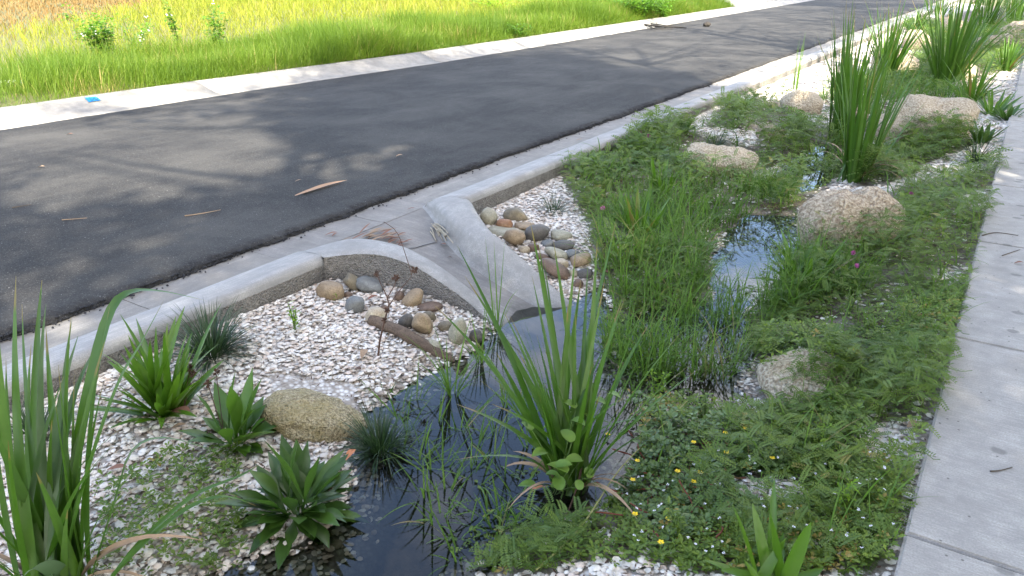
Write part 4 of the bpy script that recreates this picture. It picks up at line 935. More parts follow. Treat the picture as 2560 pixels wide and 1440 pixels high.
def vp(px, py): p = G(px, py, .10); return p
leafy('leafy_weed', 'bushy green weed standing in the verge at the upper left', 'weed', vp(262, 165), .85, .5, 420, MT['shrub'], .085, 12, flowers=5)
leafy('leafy_weed', 'dark tall weed above the verge grass', 'weed', vp(545, 140), .85, .4, 200, MT['shrub'], .08, 9, flowers=3)
leafy('leafy_weed', 'thin branching weed with small white flowers in the verge', 'weed', vp(345, 150), .7, .5, 170, MT['shrub'], .06, 9, flowers=8)
leafy('leafy_weed', 'upright weed spike between the two bushy verge weeds', 'weed', vp(455, 140), 1.0, .2, 90, MT['shrub'], .08, 3, flowers=2)
leafy('leafy_shrub', 'dark leafy shrub at the end of the verge beside the driveway', 'shrub', G(1590, 48, .1), .8, 1.4, 500, MT['shrub'], .12, 14)
leafy('leafy_shrub', 'leafy shrub behind the verge near the top of the photo', 'shrub', G(1480, 30, .1), .7, 1.2, 360, MT['shrub'], .12, 12)
leafy('leafy_shrub', 'lime green leafy weeds in the sunlit field', 'shrub', G(1240, 30, .1), .5, 1.3, 320, MT['lime'], .10, 14)
leafy('leafy_weed', 'low dark weed hanging over the far kerb', 'weed', G(1290, 95, .1), .3, .4, 90, MT['shrub'], .07, 6)
leafy('leafy_weed', 'weed growing out of the verge grass above the fallen branch', 'weed', G(1660, 45, .1), .5, .6, 160, MT['shrub'], .1, 8)

# ------------------------------------------------------------------ boulders: lobes merged into one lumpy body
def ico(sub):
    bm = bmesh.new(); bmesh.ops.create_icosphere(bm, subdivisions=sub, radius=1); V = np.array([v.co[:] for v in bm.verts]); F = np.array([[v.index for v in f.verts] for f in bm.faces]); bm.free(); return V, F
ICO = {k: ico(k) for k in (3, 4, 5)}
VIEW = np.stack([RGT, FH, [0, 0, 1.]])        # rows: across the view, away, up
def boulder(label, box, lobes, m, sub=5, seed=1, rough=.035, sink=.25, name='boulder', cat='boulder', tilt=0, away=.8, aty=None, hf=.9):
    """box = (x0, y0, x1, y1) in the photo; lobes = [(cx, cz, rx, ry, rz)] as shares of half the width"""
    x0, y0, x1, y1 = box; base = at((x0 + x1) / 2, aty or y1); d = depth(base); hw = (x1 - x0) / 2 * d / FPX
    base = at((x0 + x1) / 2, (aty or y1) - .30 * hw * away * FPX / d * .4)
    d = depth(base); hw = (x1 - x0) / 2 * d / FPX; hh = (y1 - y0) * d / FPX * hf
    D, F = ICO[sub]; c0 = np.array([0, 0, .25]); r = np.full(len(D), .02)
    for (cx, cz, rx, ry, rz) in lobes:
        k = c0 - np.array([cx, 0, cz]); iv = 1 / np.array([rx, ry, rz]); a = ((D * iv) ** 2).sum(1); b = 2 * (D * iv * (k * iv)).sum(1); c = ((k * iv) ** 2).sum() - 1
        disc = b * b - 4 * a * c; rr = np.where(disc > 0, (-b + np.sqrt(np.maximum(disc, 0))) / (2 * a), 0); r = (np.maximum(r, 0) ** 5 + np.maximum(rr, 0) ** 5) ** .2
    P_ = c0 + D * r[:, None]
    dv = np.array([mnoise.fractal(Vector(p * 2.2 + seed * 7.3), 1.0, 2.1, 5) for p in P_]); dv2 = np.array([mnoise.noise(Vector(p * 14 + seed)) for p in P_])
    P_ = P_ + D * (rough * 2.2 * dv + rough * .55 * dv2)[:, None]
    rs = np.random.default_rng(seed)
    for _ in range(7):                                            # broken faces
        nn = rs.normal(size=3) * np.array([1, 1, .8]); nn /= np.linalg.norm(nn); h_ = P_ @ nn; lim = np.quantile(h_, rs.uniform(.93, .985)); ov = np.maximum(h_ - lim, 0)
        P_ = P_ - nn[None] * (ov * .65)[:, None]
    P_ = P_ + D * (rough * .5 * np.array([mnoise.noise(Vector(p * 7 + seed * 2)) for p in P_]))[:, None]
    s = np.array([hw, hw * 1.0, hh]); P_[:, 2] -= .0
    Wd = (P_ * s) @ VIEW; Wd[:, 2] -= sink * hh * .3
    if tilt: 
        M_ = np.array(Matrix.Rotation(tilt, 3, Vector(FH))); Wd = Wd @ M_.T
    me = mesh_np(name, Wd, tris=F); o = link(name, me, m=MT[m], label=label, cat=cat, loc=tuple(base)); return o
boulder('mossy yellow-brown boulder half sunk in the near shells', (655, 900, 905, 1072), [(-.35, .45, .62, .5, .52), (.3, .25, .72, .55, .5), (-.1, .3, .7, .6, .55)], 'coralmoss', 5, 3, .05, .3, tilt=R(10), hf=.48)
boulder('long pale boulder lying in the mimosa near the kerb', (1695, 345, 1895, 440), [(-.45, .5, .55, .42, .46), (.0, .42, .7, .48, .44), (.45, .32, .56, .48, .44)], 'coral2', 5, 5, .04, hf=.8)
boulder('grainy kidney-shaped boulder beside the far pool', (1996, 455, 2246, 632), [(-.35, .45, .62, .55, .55), (.35, .55, .6, .5, .42), (-.55, .1, .4, .4, .5)], 'coral', 5, 8, .04)
boulder('large two-humped tan boulder near the sidewalk', (2180, 238, 2432, 352), [(-.22, .52, .46, .5, .5), (.45, .55, .46, .5, .45), (-.62, .15, .42, .5, .38), (.15, .25, .75, .65, .5)], 'coral2', 5, 12, .04)
boulder('small grainy boulder half hidden by mimosa', (1875, 303, 1965, 352), [(-.1, .4, .6, .6, .6), (.4, .25, .55, .5, .5)], 'coral', 4, 15, .05)
boulder('tan boulder on shells left of the upright sword-leaved clump', (1945, 222, 2060, 285), [(-.1, .45, .8, .7, .55), (.4, .3, .6, .6, .5)], 'coral2', 4, 18, .05)
boulder('orange-tan boulder showing through the upright sword leaves', (2085, 235, 2165, 320), [(0, .4, .8, .7, .6), (.3, .2, .6, .6, .5)], 'coral2', 4, 21, .05)
boulder('low boulder overgrown by creeping weeds near the sidewalk', (1895, 785, 2120, 1040), [(-.35, .25, .6, .9, .5), (.3, .45, .6, 1.0, .5), (.0, .3, .7, 1.0, .5)], 'coral2', 5, 24, .04, .2, away=1.4, aty=1000, hf=.40)
boulder('tan boulder behind the lit sword-leaved clump', (2168, 118, 2300, 190), [(-.3, .5, .6, .6, .55), (.35, .3, .6, .6, .5)], 'coral2', 4, 27, .05)
boulder('tan boulder below the dark spiky plant by the far kerb', (2245, 74, 2330, 128), [(-.2, .5, .6, .6, .55), (.35, .3, .6, .6, .5)], 'coral', 4, 30, .05)
boulder('pale round boulder near the far end of the kerb', (2335, 42, 2415, 86), [(0, .4, .85, .7, .6)], 'coral2', 4, 33, .05)
boulder('long brown rock lying flat near the right edge', (2405, 82, 2562, 132), [(-.5, .35, .5, .35, .45), (.1, .4, .55, .35, .5), (.6, .5, .45, .35, .45)], 'coral', 4, 36, .06)
boulder('brown rock rising behind the long flat rock', (2480, 56, 2580, 100), [(-.2, .35, .7, .5, .5), (.4, .6, .6, .5, .5)], 'coral', 4, 39, .06)
boulder('small sunlit tan boulder beside the large dark clump', (2385, 158, 2450, 200), [(0, .4, .85, .7, .6)], 'coral2', 4, 42, .05)
boulder('low pale boulder below the small sunlit one', (2375, 196, 2450, 228), [(0, .3, .9, .7, .6)], 'coral2', 4, 45, .05)

# ------------------------------------------------------------------ river stones on both sides of the inlet
def stone(label, cx, cy, wpx, hpx, m, rot=0.0, flat=.8, seed=0, group=None, name='river_stone', sq=2.4, lift=0.0, deep=.75, cat='stone'):
    base = at(cx, cy + hpx * .30); d = depth(base); a = wpx / 2 * d / FPX * 1.12; c = 1.08 * hpx / 2 * d / FPX * .98; b = max(a, c) * deep
    D, F = ICO[3]; e = 2 / sq
    P_ = np.sign(D) * np.abs(D) ** e
    dv = np.array([mnoise.noise(Vector(p * 1.3 + seed * 3.1)) for p in D]); dv2 = np.array([mnoise.noise(Vector(p * 3.5 + seed * 1.7)) for p in D])
    P_ = P_ * (1 + .16 * dv + .05 * dv2)[:, None] * np.array([a, b, c]) * (.93)
    rs = np.random.default_rng(seed + 50)
    for _ in range(5):                                            # worn flats
        nn = rs.normal(size=3); nn /= np.linalg.norm(nn); h_ = P_ @ nn; lim = np.quantile(h_, rs.uniform(.80, .95)); P_ = P_ - nn[None] * (np.maximum(h_ - lim, 0) * .7)[:, None]
    Rm = np.array(Matrix.Rotation(R(rot), 3, 'Y')); P_ = P_ @ Rm.T
    Wd = P_ @ VIEW; ctr = base.copy(); ctr[2] = base[2] + max(.25 * c, -Wd[:, 2].min() * .62) + lift
    return link(name, mesh_np(name, Wd, tris=F), m=MT[m], label=label, cat=cat, group=group, loc=tuple(ctr))
def zl(x, y, w_, h_): return 780 + x * .1719, 680 + y * .1719, w_ * .1719, h_ * .1719
def zr(x, y, w_, h_): return 720 + x * .3055, 440 + y * .3055, w_ * .3055, h_ * .3055
LS = [((280, 275, 430, 290), 's_tan', 5, 'large tan stone on shells against the left inlet wall'), ((600, 205, 330, 150), 's_olive', 38, 'olive-brown slanting stone between the large tan and the grey slab'),
      ((845, 205, 410, 170), 's_grey', 24, 'long grey slab stone leaning on the left inlet wall'), ((525, 335, 130, 130), 's_brown', 0, 'small purple-brown stone beside the large tan stone'),
      ((630, 480, 270, 260), 's_grey', 8, 'blocky grey stone in front of the large tan stone'), ((930, 635, 320, 300), 's_cream', 10, 'cream and tan stone at the top of the brown log'),
      ((1065, 525, 140, 100), 's_brown', 20, 'small dark brown stone behind the cream stone'), ((1265, 355, 180, 180), 's_brown', -20, 'round brown stone under the dead weed'),
      ((1480, 400, 390, 240), 's_tan', -28, 'tan stone with a pale ridge against the inlet wall'), ((1700, 500, 390, 130), 's_brown', -3, 'flat brown oval stone at the foot of the inlet wall'),
      ((1385, 720, 230, 250), 's_dark', 30, 'dark brown stone in the middle of the left stone heap'), ((1600, 780, 300, 370), 's_tan', -25, 'reddish tan egg-shaped stone in the left stone heap'),
      ((1710, 650, 210, 190), 's_olive', 0, 'round dark olive stone behind the egg-shaped one'), ((1935, 790, 230, 170), 's_olive', -12, 'olive oval stone left of the pale upright stone'),
      ((2120, 880, 240, 420), 's_pale', 10, 'pale upright egg-shaped stone at the water edge'), ((1750, 1070, 270, 160), 's_pale', 18, 'low grey-green stone beside the log near the water'),
      ((1540, 1015, 200, 90), 's_brown', 10, 'small red-brown stone beside the log'), ((2400, 930, 230, 220), 's_dark', 0, 'dark wet stone under the grass at the inlet end'), ((1380, 880, 150, 90), 's_dark', 0, 'small dark stone under the egg-shaped one')]
for i, (b, m, rot, lab) in enumerate(LS):
    cx, cy, w_, h_ = zl(*b); stone(lab, cx, cy, w_, h_, m, rot, seed=i + 1, sq=3.0 if 'block' in lab or 'slab' in lab else 2.3, group='river stones left of the inlet', lift=.012 if i in (1, 11, 14) else 0)
RS = [((1648, 338, 135, 170), 's_pale', -18, 'upright grey-tan stone against the kerb corner'), ((1858, 318, 190, 115), 's_olive', 0, 'dark olive stone on the shells right of the upright stone'),
      ((1775, 398, 150, 100), 's_orange', 8, 'rusty orange stone below the upright grey-tan stone'), ((1935, 410, 200, 55), 's_tan', 3, 'flat tan stone right of the rusty orange stone'),
      ((1770, 462, 330, 50), 's_pale', 6, 'long flat beige stone along the right inlet wing'), ((1850, 522, 185, 130), 's_tan', 15, 'speckled tan oval stone beside the right inlet wing'),
      ((2025, 482, 235, 125), 's_dark', -10, 'large dark grey stone in the right stone heap'), ((2240, 492, 200, 75), 's_pale', 10, 'long beige stone under the grass edge'),
      ((1935, 600, 90, 85), 's_cream', 10, 'small cream stone below the speckled oval one'), ((2125, 555, 120, 85), 's_grey', 0, 'small grey stone below the large dark grey one'),
      ((2010, 590, 105, 85), 's_brown', 0, 'small brown stone in the right stone heap'), ((2255, 572, 170, 90), 's_dark', 0, 'dark stone half under the grass'),
      ((2190, 642, 200, 90), 's_pale', 15, 'tan oval stone in the lower right heap'), ((2335, 640, 135, 75), 's_grey', 0, 'grey stone beside the lower tan oval stone'),
      ((2395, 695, 200, 105), 's_tan', -25, 'tan stone slanting up at the edge of the right heap'), ((2235, 728, 120, 85), 's_cream', 10, 'cream stone in the lower right heap'),
      ((2195, 785, 280, 95), 's_brown', 30, 'long brown stone sloping along the wing near the water'), ((2330, 797, 75, 80), 's_pale', 0, 'small round grey stone above the water'),
      ((2430, 800, 130, 85), 's_dark', 0, 'dark wet stone at the end of the right heap'), ((2368, 880, 100, 80), 's_brown', 0, 'reddish stone at the water by the right wing'), ((2075, 662, 130, 60), 's_brown', 10, 'flat brown stone against the right inlet wing')]
for i, (b, m, rot, lab) in enumerate(RS):
    cx, cy, w_, h_ = zr(*b); stone(lab, cx, cy, w_, h_, m, rot, seed=i + 30, group='river stones right of the inlet', lift=.012 if i in (5, 6, 15) else 0)
# the brown log between shells and stones
a, b = at(935, 815), at(1075, 880, ZW); a[2] += .03; b[2] += .02; e = at(1135, 905, ZW); e[2] += .0
pts = catmull([a + (a - b) * .06, a, (a + b) / 2 + np.array([0, 0, .012]), b, e], 14); rad = .72 * np.array([.012, .030, .036, .038, .039, .041, .043, .044, .042, .040, .037, .034, .026, .010])
V, Q = tube_np(pts, rad, 14); dv = np.array([mnoise.fractal(Vector((p[0] * 14, p[1] * 14, p[2] * 30)), 1, 2, 3) for p in V]); V = V + dv[:, None] * np.array([.004, .004, .006])
link('driftwood_log', mesh_np('driftwood_log', V, Q), m=MT['wood'], label='smooth brown log lying between the shells and the river stones', cat='log')

# ------------------------------------------------------------------ shells
def shell_tpl(n):
    th = np.linspace(0, 2 * math.pi, n, endpoint=False); rim = np.stack([np.cos(th), np.sin(th) * .84, 0 * th], -1); mid = np.stack([np.cos(th) * .68 - .06, np.sin(th) * .57, 0 * th + .21], -1)
    V = np.concatenate([rim, mid, [[-.12, 0, .30]]]); i = np.arange(n); j = (i + 1) % n
    F = np.concatenate([np.stack([i, j, n + j], -1), np.stack([i, n + j, n + i], -1), np.stack([n + i, n + j, np.full(n, 2 * n)], -1)]); return V, F
def shell_lo(n=6):
    th = np.linspace(0, 2 * math.pi, n, endpoint=False); V = np.concatenate([np.stack([np.cos(th), np.sin(th) * .84, 0 * th], -1), [[-.1, 0, .42]]]); i = np.arange(n)
    return V, np.stack([i, (i + 1) % n, np.full(n, n)], -1)
def rots(n, mx):
    a, ti, ta = RNG.uniform(0, 6.283, n), np.abs(RNG.normal(0, mx, n)), RNG.uniform(0, 6.283, n); fl = np.where(RNG.random(n) < .4, -1.0, 1.0)
    out = np.zeros((n, 3, 3))
    ca, sa = np.cos(a), np.sin(a); Z = np.zeros((n, 3, 3)); Z[:, 0, 0] = ca; Z[:, 0, 1] = -sa * fl; Z[:, 1, 0] = sa; Z[:, 1, 1] = ca * fl; Z[:, 2, 2] = fl
    k = np.stack([np.cos(ta), np.sin(ta), 0 * ta], -1); K = np.zeros((n, 3, 3)); K[:, 0, 2] = k[:, 1]; K[:, 2, 0] = -k[:, 1]; K[:, 1, 2] = -k[:, 0]; K[:, 2, 1] = k[:, 0]
    Rt = np.eye(3)[None] + np.sin(ti)[:, None, None] * K + (1 - np.cos(ti))[:, None, None] * (K @ K); return Rt @ Z
def shells_at(x, y, r, lo=False):
    n = len(x); T, F = shell_lo() if lo else shell_tpl(7); M_ = rots(n, .30); V = np.einsum('nij,kj->nki', M_, T) * r[:, None, None]
    ctr = np.stack([x, y, tz(x, y) + RNG.uniform(.000, .011, n) + r * .12], -1); return V, F, ctr
cover = MIM + [MIX[0], MIX[1], SEDGE[0], SEDGE[1]]
x, y, z, px, py, d = scatter(4700, 1900, 450, x1=-.01)
hid = inany(px, py, cover) & ~inany(px, py, GAPS); sdv = wsd(x, y)
keep = (~hid | (RNG.random(len(x)) < .07)) & (RNG.random(len(x)) < np.clip(1 + sdv * 6.0, 0, 1)) & (px > -950) & (py < 2000)
for bp_ in (T1, T2, R3): keep &= (x - bp_.location[0]) ** 2 + (y - bp_.location[1]) ** 2 > .11 ** 2
keep &= ~inany(px, py, [[(670, 930), (890, 960), (890, 1040), (760, 1060), (680, 1000)]])
x, y, px, py, d, sdv, hid = [a[keep] for a in (x, y, px, py, d, sdv, hid)]
r = np.clip(np.exp(RNG.normal(math.log(.0112), .30, len(x))), .006, .021) * np.clip(d / 5, 1, 1.5)
vis = (~hid) & (px > 5) & (px < 2300) & (py < 1435) & (sdv > .02) & (d < 4) & ~inpoly(px, py, [(0, 700), (330, 800), (330, 1440), (0, 1440)]) & ~inpoly(px, py, [(260, 820), (560, 820), (560, 1080), (260, 1080)]) & ~inpoly(px, py, [(570, 1090), (900, 1090), (900, 1440), (570, 1440)]) & ~inpoly(px, py, [(480, 900), (700, 900), (700, 1140), (480, 1140)])
size = np.where(vis, r / d, 0); big = np.argsort(-size)[:300]; isb = np.zeros(len(x), bool); isb[big] = True
V, F, ctr = shells_at(x[big], y[big], r[big]); ctr[:, 2] += .005
rr = RNG.random(300) * .85
for i in range(300):
    me = mesh_np('seashell', V[i], tris=F, attrs={'rnd': np.full(V.shape[1], rr[i])}, mats=[MT['shell']])
    link('seashell', me, label='bleached white seashell lying loose in the near shell bed', cat='shell', group='single shells of the near shell bed', loc=tuple(ctr[i]))
nr_ = (d < 5.5) & ~isb
for msk, lo, lab in ((nr_, False, 'bed of small bleached white seashells around the near water'), ((~nr_) & ~isb, True, 'farther white seashell bed along kerb and sidewalk')):
    V, F, ctr = shells_at(x[msk], y[msk], r[msk], lo); V = V + ctr[:, None]; n, K = V.shape[:2]
    me = mesh_np('shell_bed', V.reshape(-1, 3), tris=(F[None] + K * np.arange(n)[:, None, None]).reshape(-1, 3), attrs={'rnd': np.repeat(np.clip(RNG.random(n) * np.where(wsd(x[msk], y[msk]) < .08, 1.25, .92), 0, 1), K)})
    link('shell_bed', me, m=MT['shell'], label=lab, cat='shells', kind='stuff'); print('shells', n)

# flecks of silt, bark and leaf in the shell bed
x, y, z, px, py, d = scatter(420, 160, 30); k = wsd(x, y) > 0; x, y, z, d = x[k], y[k], z[k], d[k]; n = len(x)
V, q, t = blades(np.stack([x, y, z + .018], -1), RNG.uniform(.006, .035, n), RNG.uniform(0, 6.28, n), RNG.uniform(1.3, 1.7, n), RNG.uniform(-.3, .3, n), RNG.uniform(.002, .008, n), 2, 0, 'lance')
joined('leaf_flecks', V, q, t, RNG.random(n), MT['deadstem'], label='flecks of dead leaf and bark scattered over the shells', cat='flecks', kind='stuff')

# ------------------------------------------------------------------ flowers
def puff(label, px, py, gpx, gpy, r=.014):
    base = at(gpx, gpy); d = depth(base); tip = ray(px, py, d); o = thing('pink_flower', label, 'flower', base)
    c = bez(np.zeros(3), (tip - base) * .5 + np.array([.0, 0, .02]), tip - base, 7); V, Q = tube_np(c, .0016 * max(1, d / 4), 4); link('stem', mesh_np('stem', V, Q), o, MT['stem'])
    n = 90; u = RNG.normal(size=(n, 3)); u /= np.linalg.norm(u, axis=1)[:, None]; cc = (tip - base)
    s_ = np.cross(u, RNG.normal(size=(n, 3))); s_ /= np.linalg.norm(s_, axis=1)[:, None]; rr = r * max(1, d / 4.5)
    V = np.stack([cc + u * rr * .15 - s_ * rr * .05, cc + u * rr * .15 + s_ * rr * .05, cc + u * rr + s_ * rr * .10, cc + u * rr - s_ * rr * .10], 1)
    link('flower_head', mesh_np('flower_head', V.reshape(-1, 3), np.arange(4 * n).reshape(-1, 4), smooth=False), o, MT['pink'])
puff('pink powder-puff flower nearest the inlet, above the grass', 1507, 520, 1512, 585)
puff('pink powder-puff flower by the kerb, the left of a pair', 1600, 329, 1606, 372)
puff('pink powder-puff flower by the kerb, the right of a pair', 1622, 340, 1632, 385)
puff('pink powder-puff flower above the drooping strap clump', 2133, 632, 2120, 720)
puff('pink powder-puff flower just below another beside the pool', 2142, 664, 2128, 735)
puff('pink powder-puff flower right of the grainy boulder', 2278, 484, 2285, 520)
def petals(o, c, r, n, m, up=.4, name='petal'):
    for i in range(n):
        a = i * 6.283 / n + random.uniform(-.2, .2); T = np.array([math.cos(a), math.sin(a), up]); S = np.array([-math.sin(a), math.cos(a), 0]); 
        V = np.array([c, c + T * r * .6 + S * r * .42, c + T * r, c + T * r * .6 - S * r * .42]); link(name, mesh_np(name, V, [[0, 1, 2, 3]], smooth=False), o, MT[m])
for px, py in [(1732, 1124), (1811, 1101), (1861, 1090), (1927, 1165), (1813, 1150), (1692, 1197), (1748, 1201), (1732, 1224), (1669, 1318), (1650, 1377), (1519, 1102), (1592, 1170), (1580, 1218), (1586, 1305)]:
    g_ = at(px, py + 20); top = g_.copy(); top[2] = max(g_[2], ZW) + .095; top[:2] = ray(px, py, depth(g_))[:2]; top = ray(px, py, depth(g_) - .05); top[2] = max(top[2], g_[2] + .09)
    o = thing('yellow_flower', 'small yellow flower held above the purslane mat', 'flower', g_, 'yellow flowers on the purslane mat')
    V, Q = tube_np(bez(np.zeros(3), (top - g_) * .5, top - g_, 4), .0012, 3); link('stem', mesh_np('stem', V, Q), o, MT['stem'])
    V, F = bits(1, (top - g_)[None] + np.array([[0, 0, .001]]), np.array([.0022])); hd_ = link('flower_centre', mesh_np('flower_centre', V, tris=F), o, MT['straw']); petals(hd_, top - g_, .0115, 5, 'yellow')
n = 85; pxs = RNG.uniform(1560, 2220, n); pys = RNG.uniform(1170, 1435, n); C = np.array([at(a, b) for a, b in zip(pxs, pys)]); C[:, 2] += RNG.uniform(.07, .12, n); k = C[:, 0] < -.03; C = C[k]
Vw = whorls(C, np.full(len(C), .0052), 6, .4, None, .3); link('tiny_white_flowers', mesh_np('tiny_white_flowers', Vw.reshape(-1, 3), np.arange(Vw.size // 3).reshape(-1, 4), smooth=False), m=MT['white'], label='tiny white flower heads dotted over the weed mat', cat='flowers', kind='stuff')
g_ = at(2452, 350); tp = ray(2443, 330, depth(g_)); o = thing('lilac_flower', 'pale lilac flower of the rosette by the sidewalk', 'flower', g_); V, Q = tube_np(bez(np.zeros(3), (tp - g_) * .5, tp - g_, 4), .003, 4); link('stem', mesh_np('stem', V, Q), o, MT['stem']); V, F = bits(1, (tp - g_)[None], np.array([.008])); petals(link('flower_centre', mesh_np('flower_centre', V, tris=F), o, MT['straw']), tp - g_, .035, 7, 'lilac', .3)

# heart-leaved weed at the foot of the middle clump
hb = at(1400, 1235, ZW); ho = thing('heart_leaf_weed', 'light green heart-leaved weed climbing at the foot of the middle clump', 'weed', hb)
for (px, py, off, s) in [(1430, 1105, -.12, 1), (1420, 1180, -.15, 1.1), (1365, 1130, -.1, .9), (1400, 1225, -.16, 1), (1375, 1215, -.1, .85), (1455, 1150, -.1, 1), (1330, 1075, -.05, .8), (1470, 1040, .05, 1), (1440, 1020, 0, .9), (1485, 1000, .05, .8), (1520, 985, .05, .8), (1340, 1215, -.12, .9), (1430, 1050, -.1, .9), (1390, 1165, -.14, .8), (1475, 1195, -.1, .8), (1365, 1185, -.1, .8), (1450, 1225, -.16, .7)]:
    c = ray(px, py, depth(hb) + off) - hb; a = random.uniform(0, 6.28); V, q, t = blades(c[None], .075 * s, a, 1.1, .7, .046 * s, 7, .4, 'ovate', random.uniform(-.4, .4))
    lf = mesh_np('leaf', V[0], q, attrs={'rnd': np.full(V.shape[1], random.random()), 't': t}, mats=[MT['heart']])
    V, Q = tube_np(bez(np.array([random.uniform(-.03, .03), random.uniform(-.03, .03), 0]), c * .5 + np.array([0, 0, .04]), c, 6), .0018, 4); link('leaf', lf, link('stem', mesh_np('stem', V, Q), ho, MT['stem']))

# dead weed stalk on the shells and a small seedling
db = at(945, 895); dd = depth(db); do = thing('dead_weed_stalk', 'dark dead weed stalk with dried flower heads on the shells', 'dead weed', db)
for pts, r0 in (([(945, 895), (950, 850), (962, 800), (972, 760), (962, 730)], .0055), ([(962, 730), (950, 705), (944, 690)], .003), ([(968, 745), (985, 715), (990, 700)], .003), ([(972, 765), (1000, 725), (1030, 690)], .003), ([(1030, 690), (1015, 640), (992, 580), (960, 555)], .0022)):
    c = catmull([ray(a, b, dd + (.0 if i == 0 else .02 * i)) for i, (a, b) in enumerate(pts)], 9) - db; V, Q = tube_np(c, np.linspace(r0, r0 * .6, 9), 5); link('stem', mesh_np('stem', V, Q), do, MT['deadstem'])
for px, py in ((943, 682), (989, 695), (1037, 674), (968, 775), (962, 800)):
    n = 26; c = ray(px, py, dd + .04) - db; u = RNG.normal(size=(n, 3)); u /= np.linalg.norm(u, axis=1)[:, None]; s_ = np.cross(u, RNG.normal(size=(n, 3))); s_ /= np.linalg.norm(s_, axis=1)[:, None]; rr = .024 * (1 if py < 750 else .8)
    V = np.stack([c + s_ * .002, c + u * rr * .6 + s_ * .004, c + u * rr, c + u * rr * .6 - s_ * .004], 1); link('dried_head', mesh_np('dried_head', V.reshape(-1, 3), np.arange(4 * n).reshape(-1, 4), smooth=False), do, MT['deadstem'])
leafy('seedling', 'thin seedling with brown stem standing on the shells', 'seedling', at(738, 828), .16, .06, 24, MT['lime'], .022, 3)
leafy('seedling', 'small green sprig at the foot of the large tan stone', 'seedling', at(835, 748), .05, .05, 16, MT['lime'], .016, 3)
# dried seed heads of the rosettes
for lab, (bx, by), heads in (('withered flower stalk beside the broad-leaved rosette', (560, 1090), [(540, 930), (520, 960)]), ('withered flower stalk beside the strap rosette', (455, 1040), [(475, 920), (482, 935)])):
    bb = at(bx, by); o = thing('withered_stalk', lab, 'dead stalk', bb)
    for hx, hy in heads:
        tp = ray(hx, hy, depth(bb)) - bb; V, Q = tube_np(bez(np.zeros(3), tp * .5, tp, 6), .002, 4); st_ = link('stem', mesh_np('stem', V, Q), o, MT['deadstem'])
        n = 16; u = RNG.normal(size=(n, 3)); u /= np.linalg.norm(u, axis=1)[:, None]; s_ = np.cross(u, RNG.normal(size=(n, 3))); s_ /= np.linalg.norm(s_, axis=1)[:, None]
        V = np.stack([tp + s_ * .003, tp + u * .012 + s_ * .006, tp + u * .02, tp + u * .012 - s_ * .006], 1); link('dried_head', mesh_np('dried_head', V.reshape(-1, 3), np.arange(4 * n).reshape(-1, 4), smooth=False), st_, MT['deadstem'])
# long fallen straw across the weeds, and a brown dead blade
for lab, pts, r_, m in (('long pale grass stalk lying slantwise across the weeds', [(1340, 1425, .06), (1450, 1320, .10), (1540, 1185, .14), (1610, 1110, .16), (1720, 1000, .2)], .0035, 'straw'), ('brown dead blade bent down in front of the middle clump', [(1455, 1140, .25), (1450, 1190, .16), (1435, 1240, .06), (1415, 1295, .02)], .005, 'deadstem')):
    C = []
    for a, b, hz in pts: p = at(a, b + hz * 380, ZW); C.append(ray(a, b, depth(p)))
    V, Q = tube_np(catmull(C, 14), np.linspace(r_, r_ * .6, 14), 6); link('fallen_stalk', mesh_np('fallen_stalk', V, Q), m=MT[m], label=lab, cat='stalk')

# ------------------------------------------------------------------ litter on concrete, road, shells, sidewalk
def surfz(x, y):
    if x < X_ASPH - .02: 
        f = (x + 8.55) / (X_ASPH + 8.55); return .003 + .035 * (1 - (2 * f - 1) ** 2)
    if x > 0: return 0.0
    if x < X_KIN: return -.034
    q = np.argmin((ip[:, 0] - x) ** 2 + (ip[:, 1] - y) ** 2)
    if (ip[q, 0] - x) ** 2 + (ip[q, 1] - y) ** 2 < .003 or x < X_KOUT: return ip[q, 2]
    return max(float(tz(x, y)), ZW)
def on(px, py):
    z = 0.0
    for _ in range(20): p = G(px, py, z); z += .6 * (surfz(p[0], p[1]) - z)
    p = G(px, py, z); p[2] = z; return p
def deadleaf(label, px, py, ln, wd, ang, m, curl=.5, group=None, name='dead_leaf', lift=.004, parent=None):
    p = on(px, py); p[2] += lift; V, q, t = blades(np.zeros((1, 3)), ln, ang, 1.45, -curl * .3, wd, 7, .35, 'lance', 0.0)
    V = V[0]; V[:, 2] += -V[:, 2].min() + curl * .01 * np.sin(t * 3.14)
    me = mesh_np(name, V, q, attrs={'rnd': np.full(len(V), random.random()), 't': t}, mats=[MT[m]])
    if parent is None: return link(name, me, label=label, cat='leaf', group=group, loc=tuple(p))
    return link(name, me, parent, loc=tuple(p - np.array(parent.location)))
va = math.atan2(RGT[1], RGT[0])               # direction that runs across the photo
deadleaf('reddish dead leaf on the gutter left of the leaf pile', 812, 590, .085, .018, va + .3, 'litter'); deadleaf('second small dead leaf touching another on the gutter', 830, 592, .05, .014, va + .9, 'litter')
deadleaf('single dead leaf on the apron near the right wing', 1018, 525, .06, .014, va, 'litter'); deadleaf('small dead leaf in the channel below the straw', 1100, 612, .06, .016, va - .7, 'litter')
deadleaf('dark dead leaf in the middle of the channel', 1118, 646, .035, .012, va - .4, 'deadstem')
deadleaf('brown dead leaf propped on the shells beside the dead weed', 905, 905, .065, .034, va + 1.3, 'litter2', 1.2, lift=.02); deadleaf('dark purple dead leaf on the shells', 886, 930, .05, .024, va - .6, 'deadstem', lift=.018)
deadleaf('brown dead leaf on the near shells right of the sword leaves', 270, 1185, .08, .028, va, 'litter', lift=.018); deadleaf('curled brown dead leaf on the near shells', 430, 1080, .06, .022, va + .2, 'litter2', lift=.018)
deadleaf('brown dead leaf on the shells beside the strap rosette', 500, 960, .08, .02, va - .2, 'litter2', lift=.018); deadleaf('reddish dead leaf among the river stones', 920, 757, .06, .026, va + .5, 'litter', lift=.02)
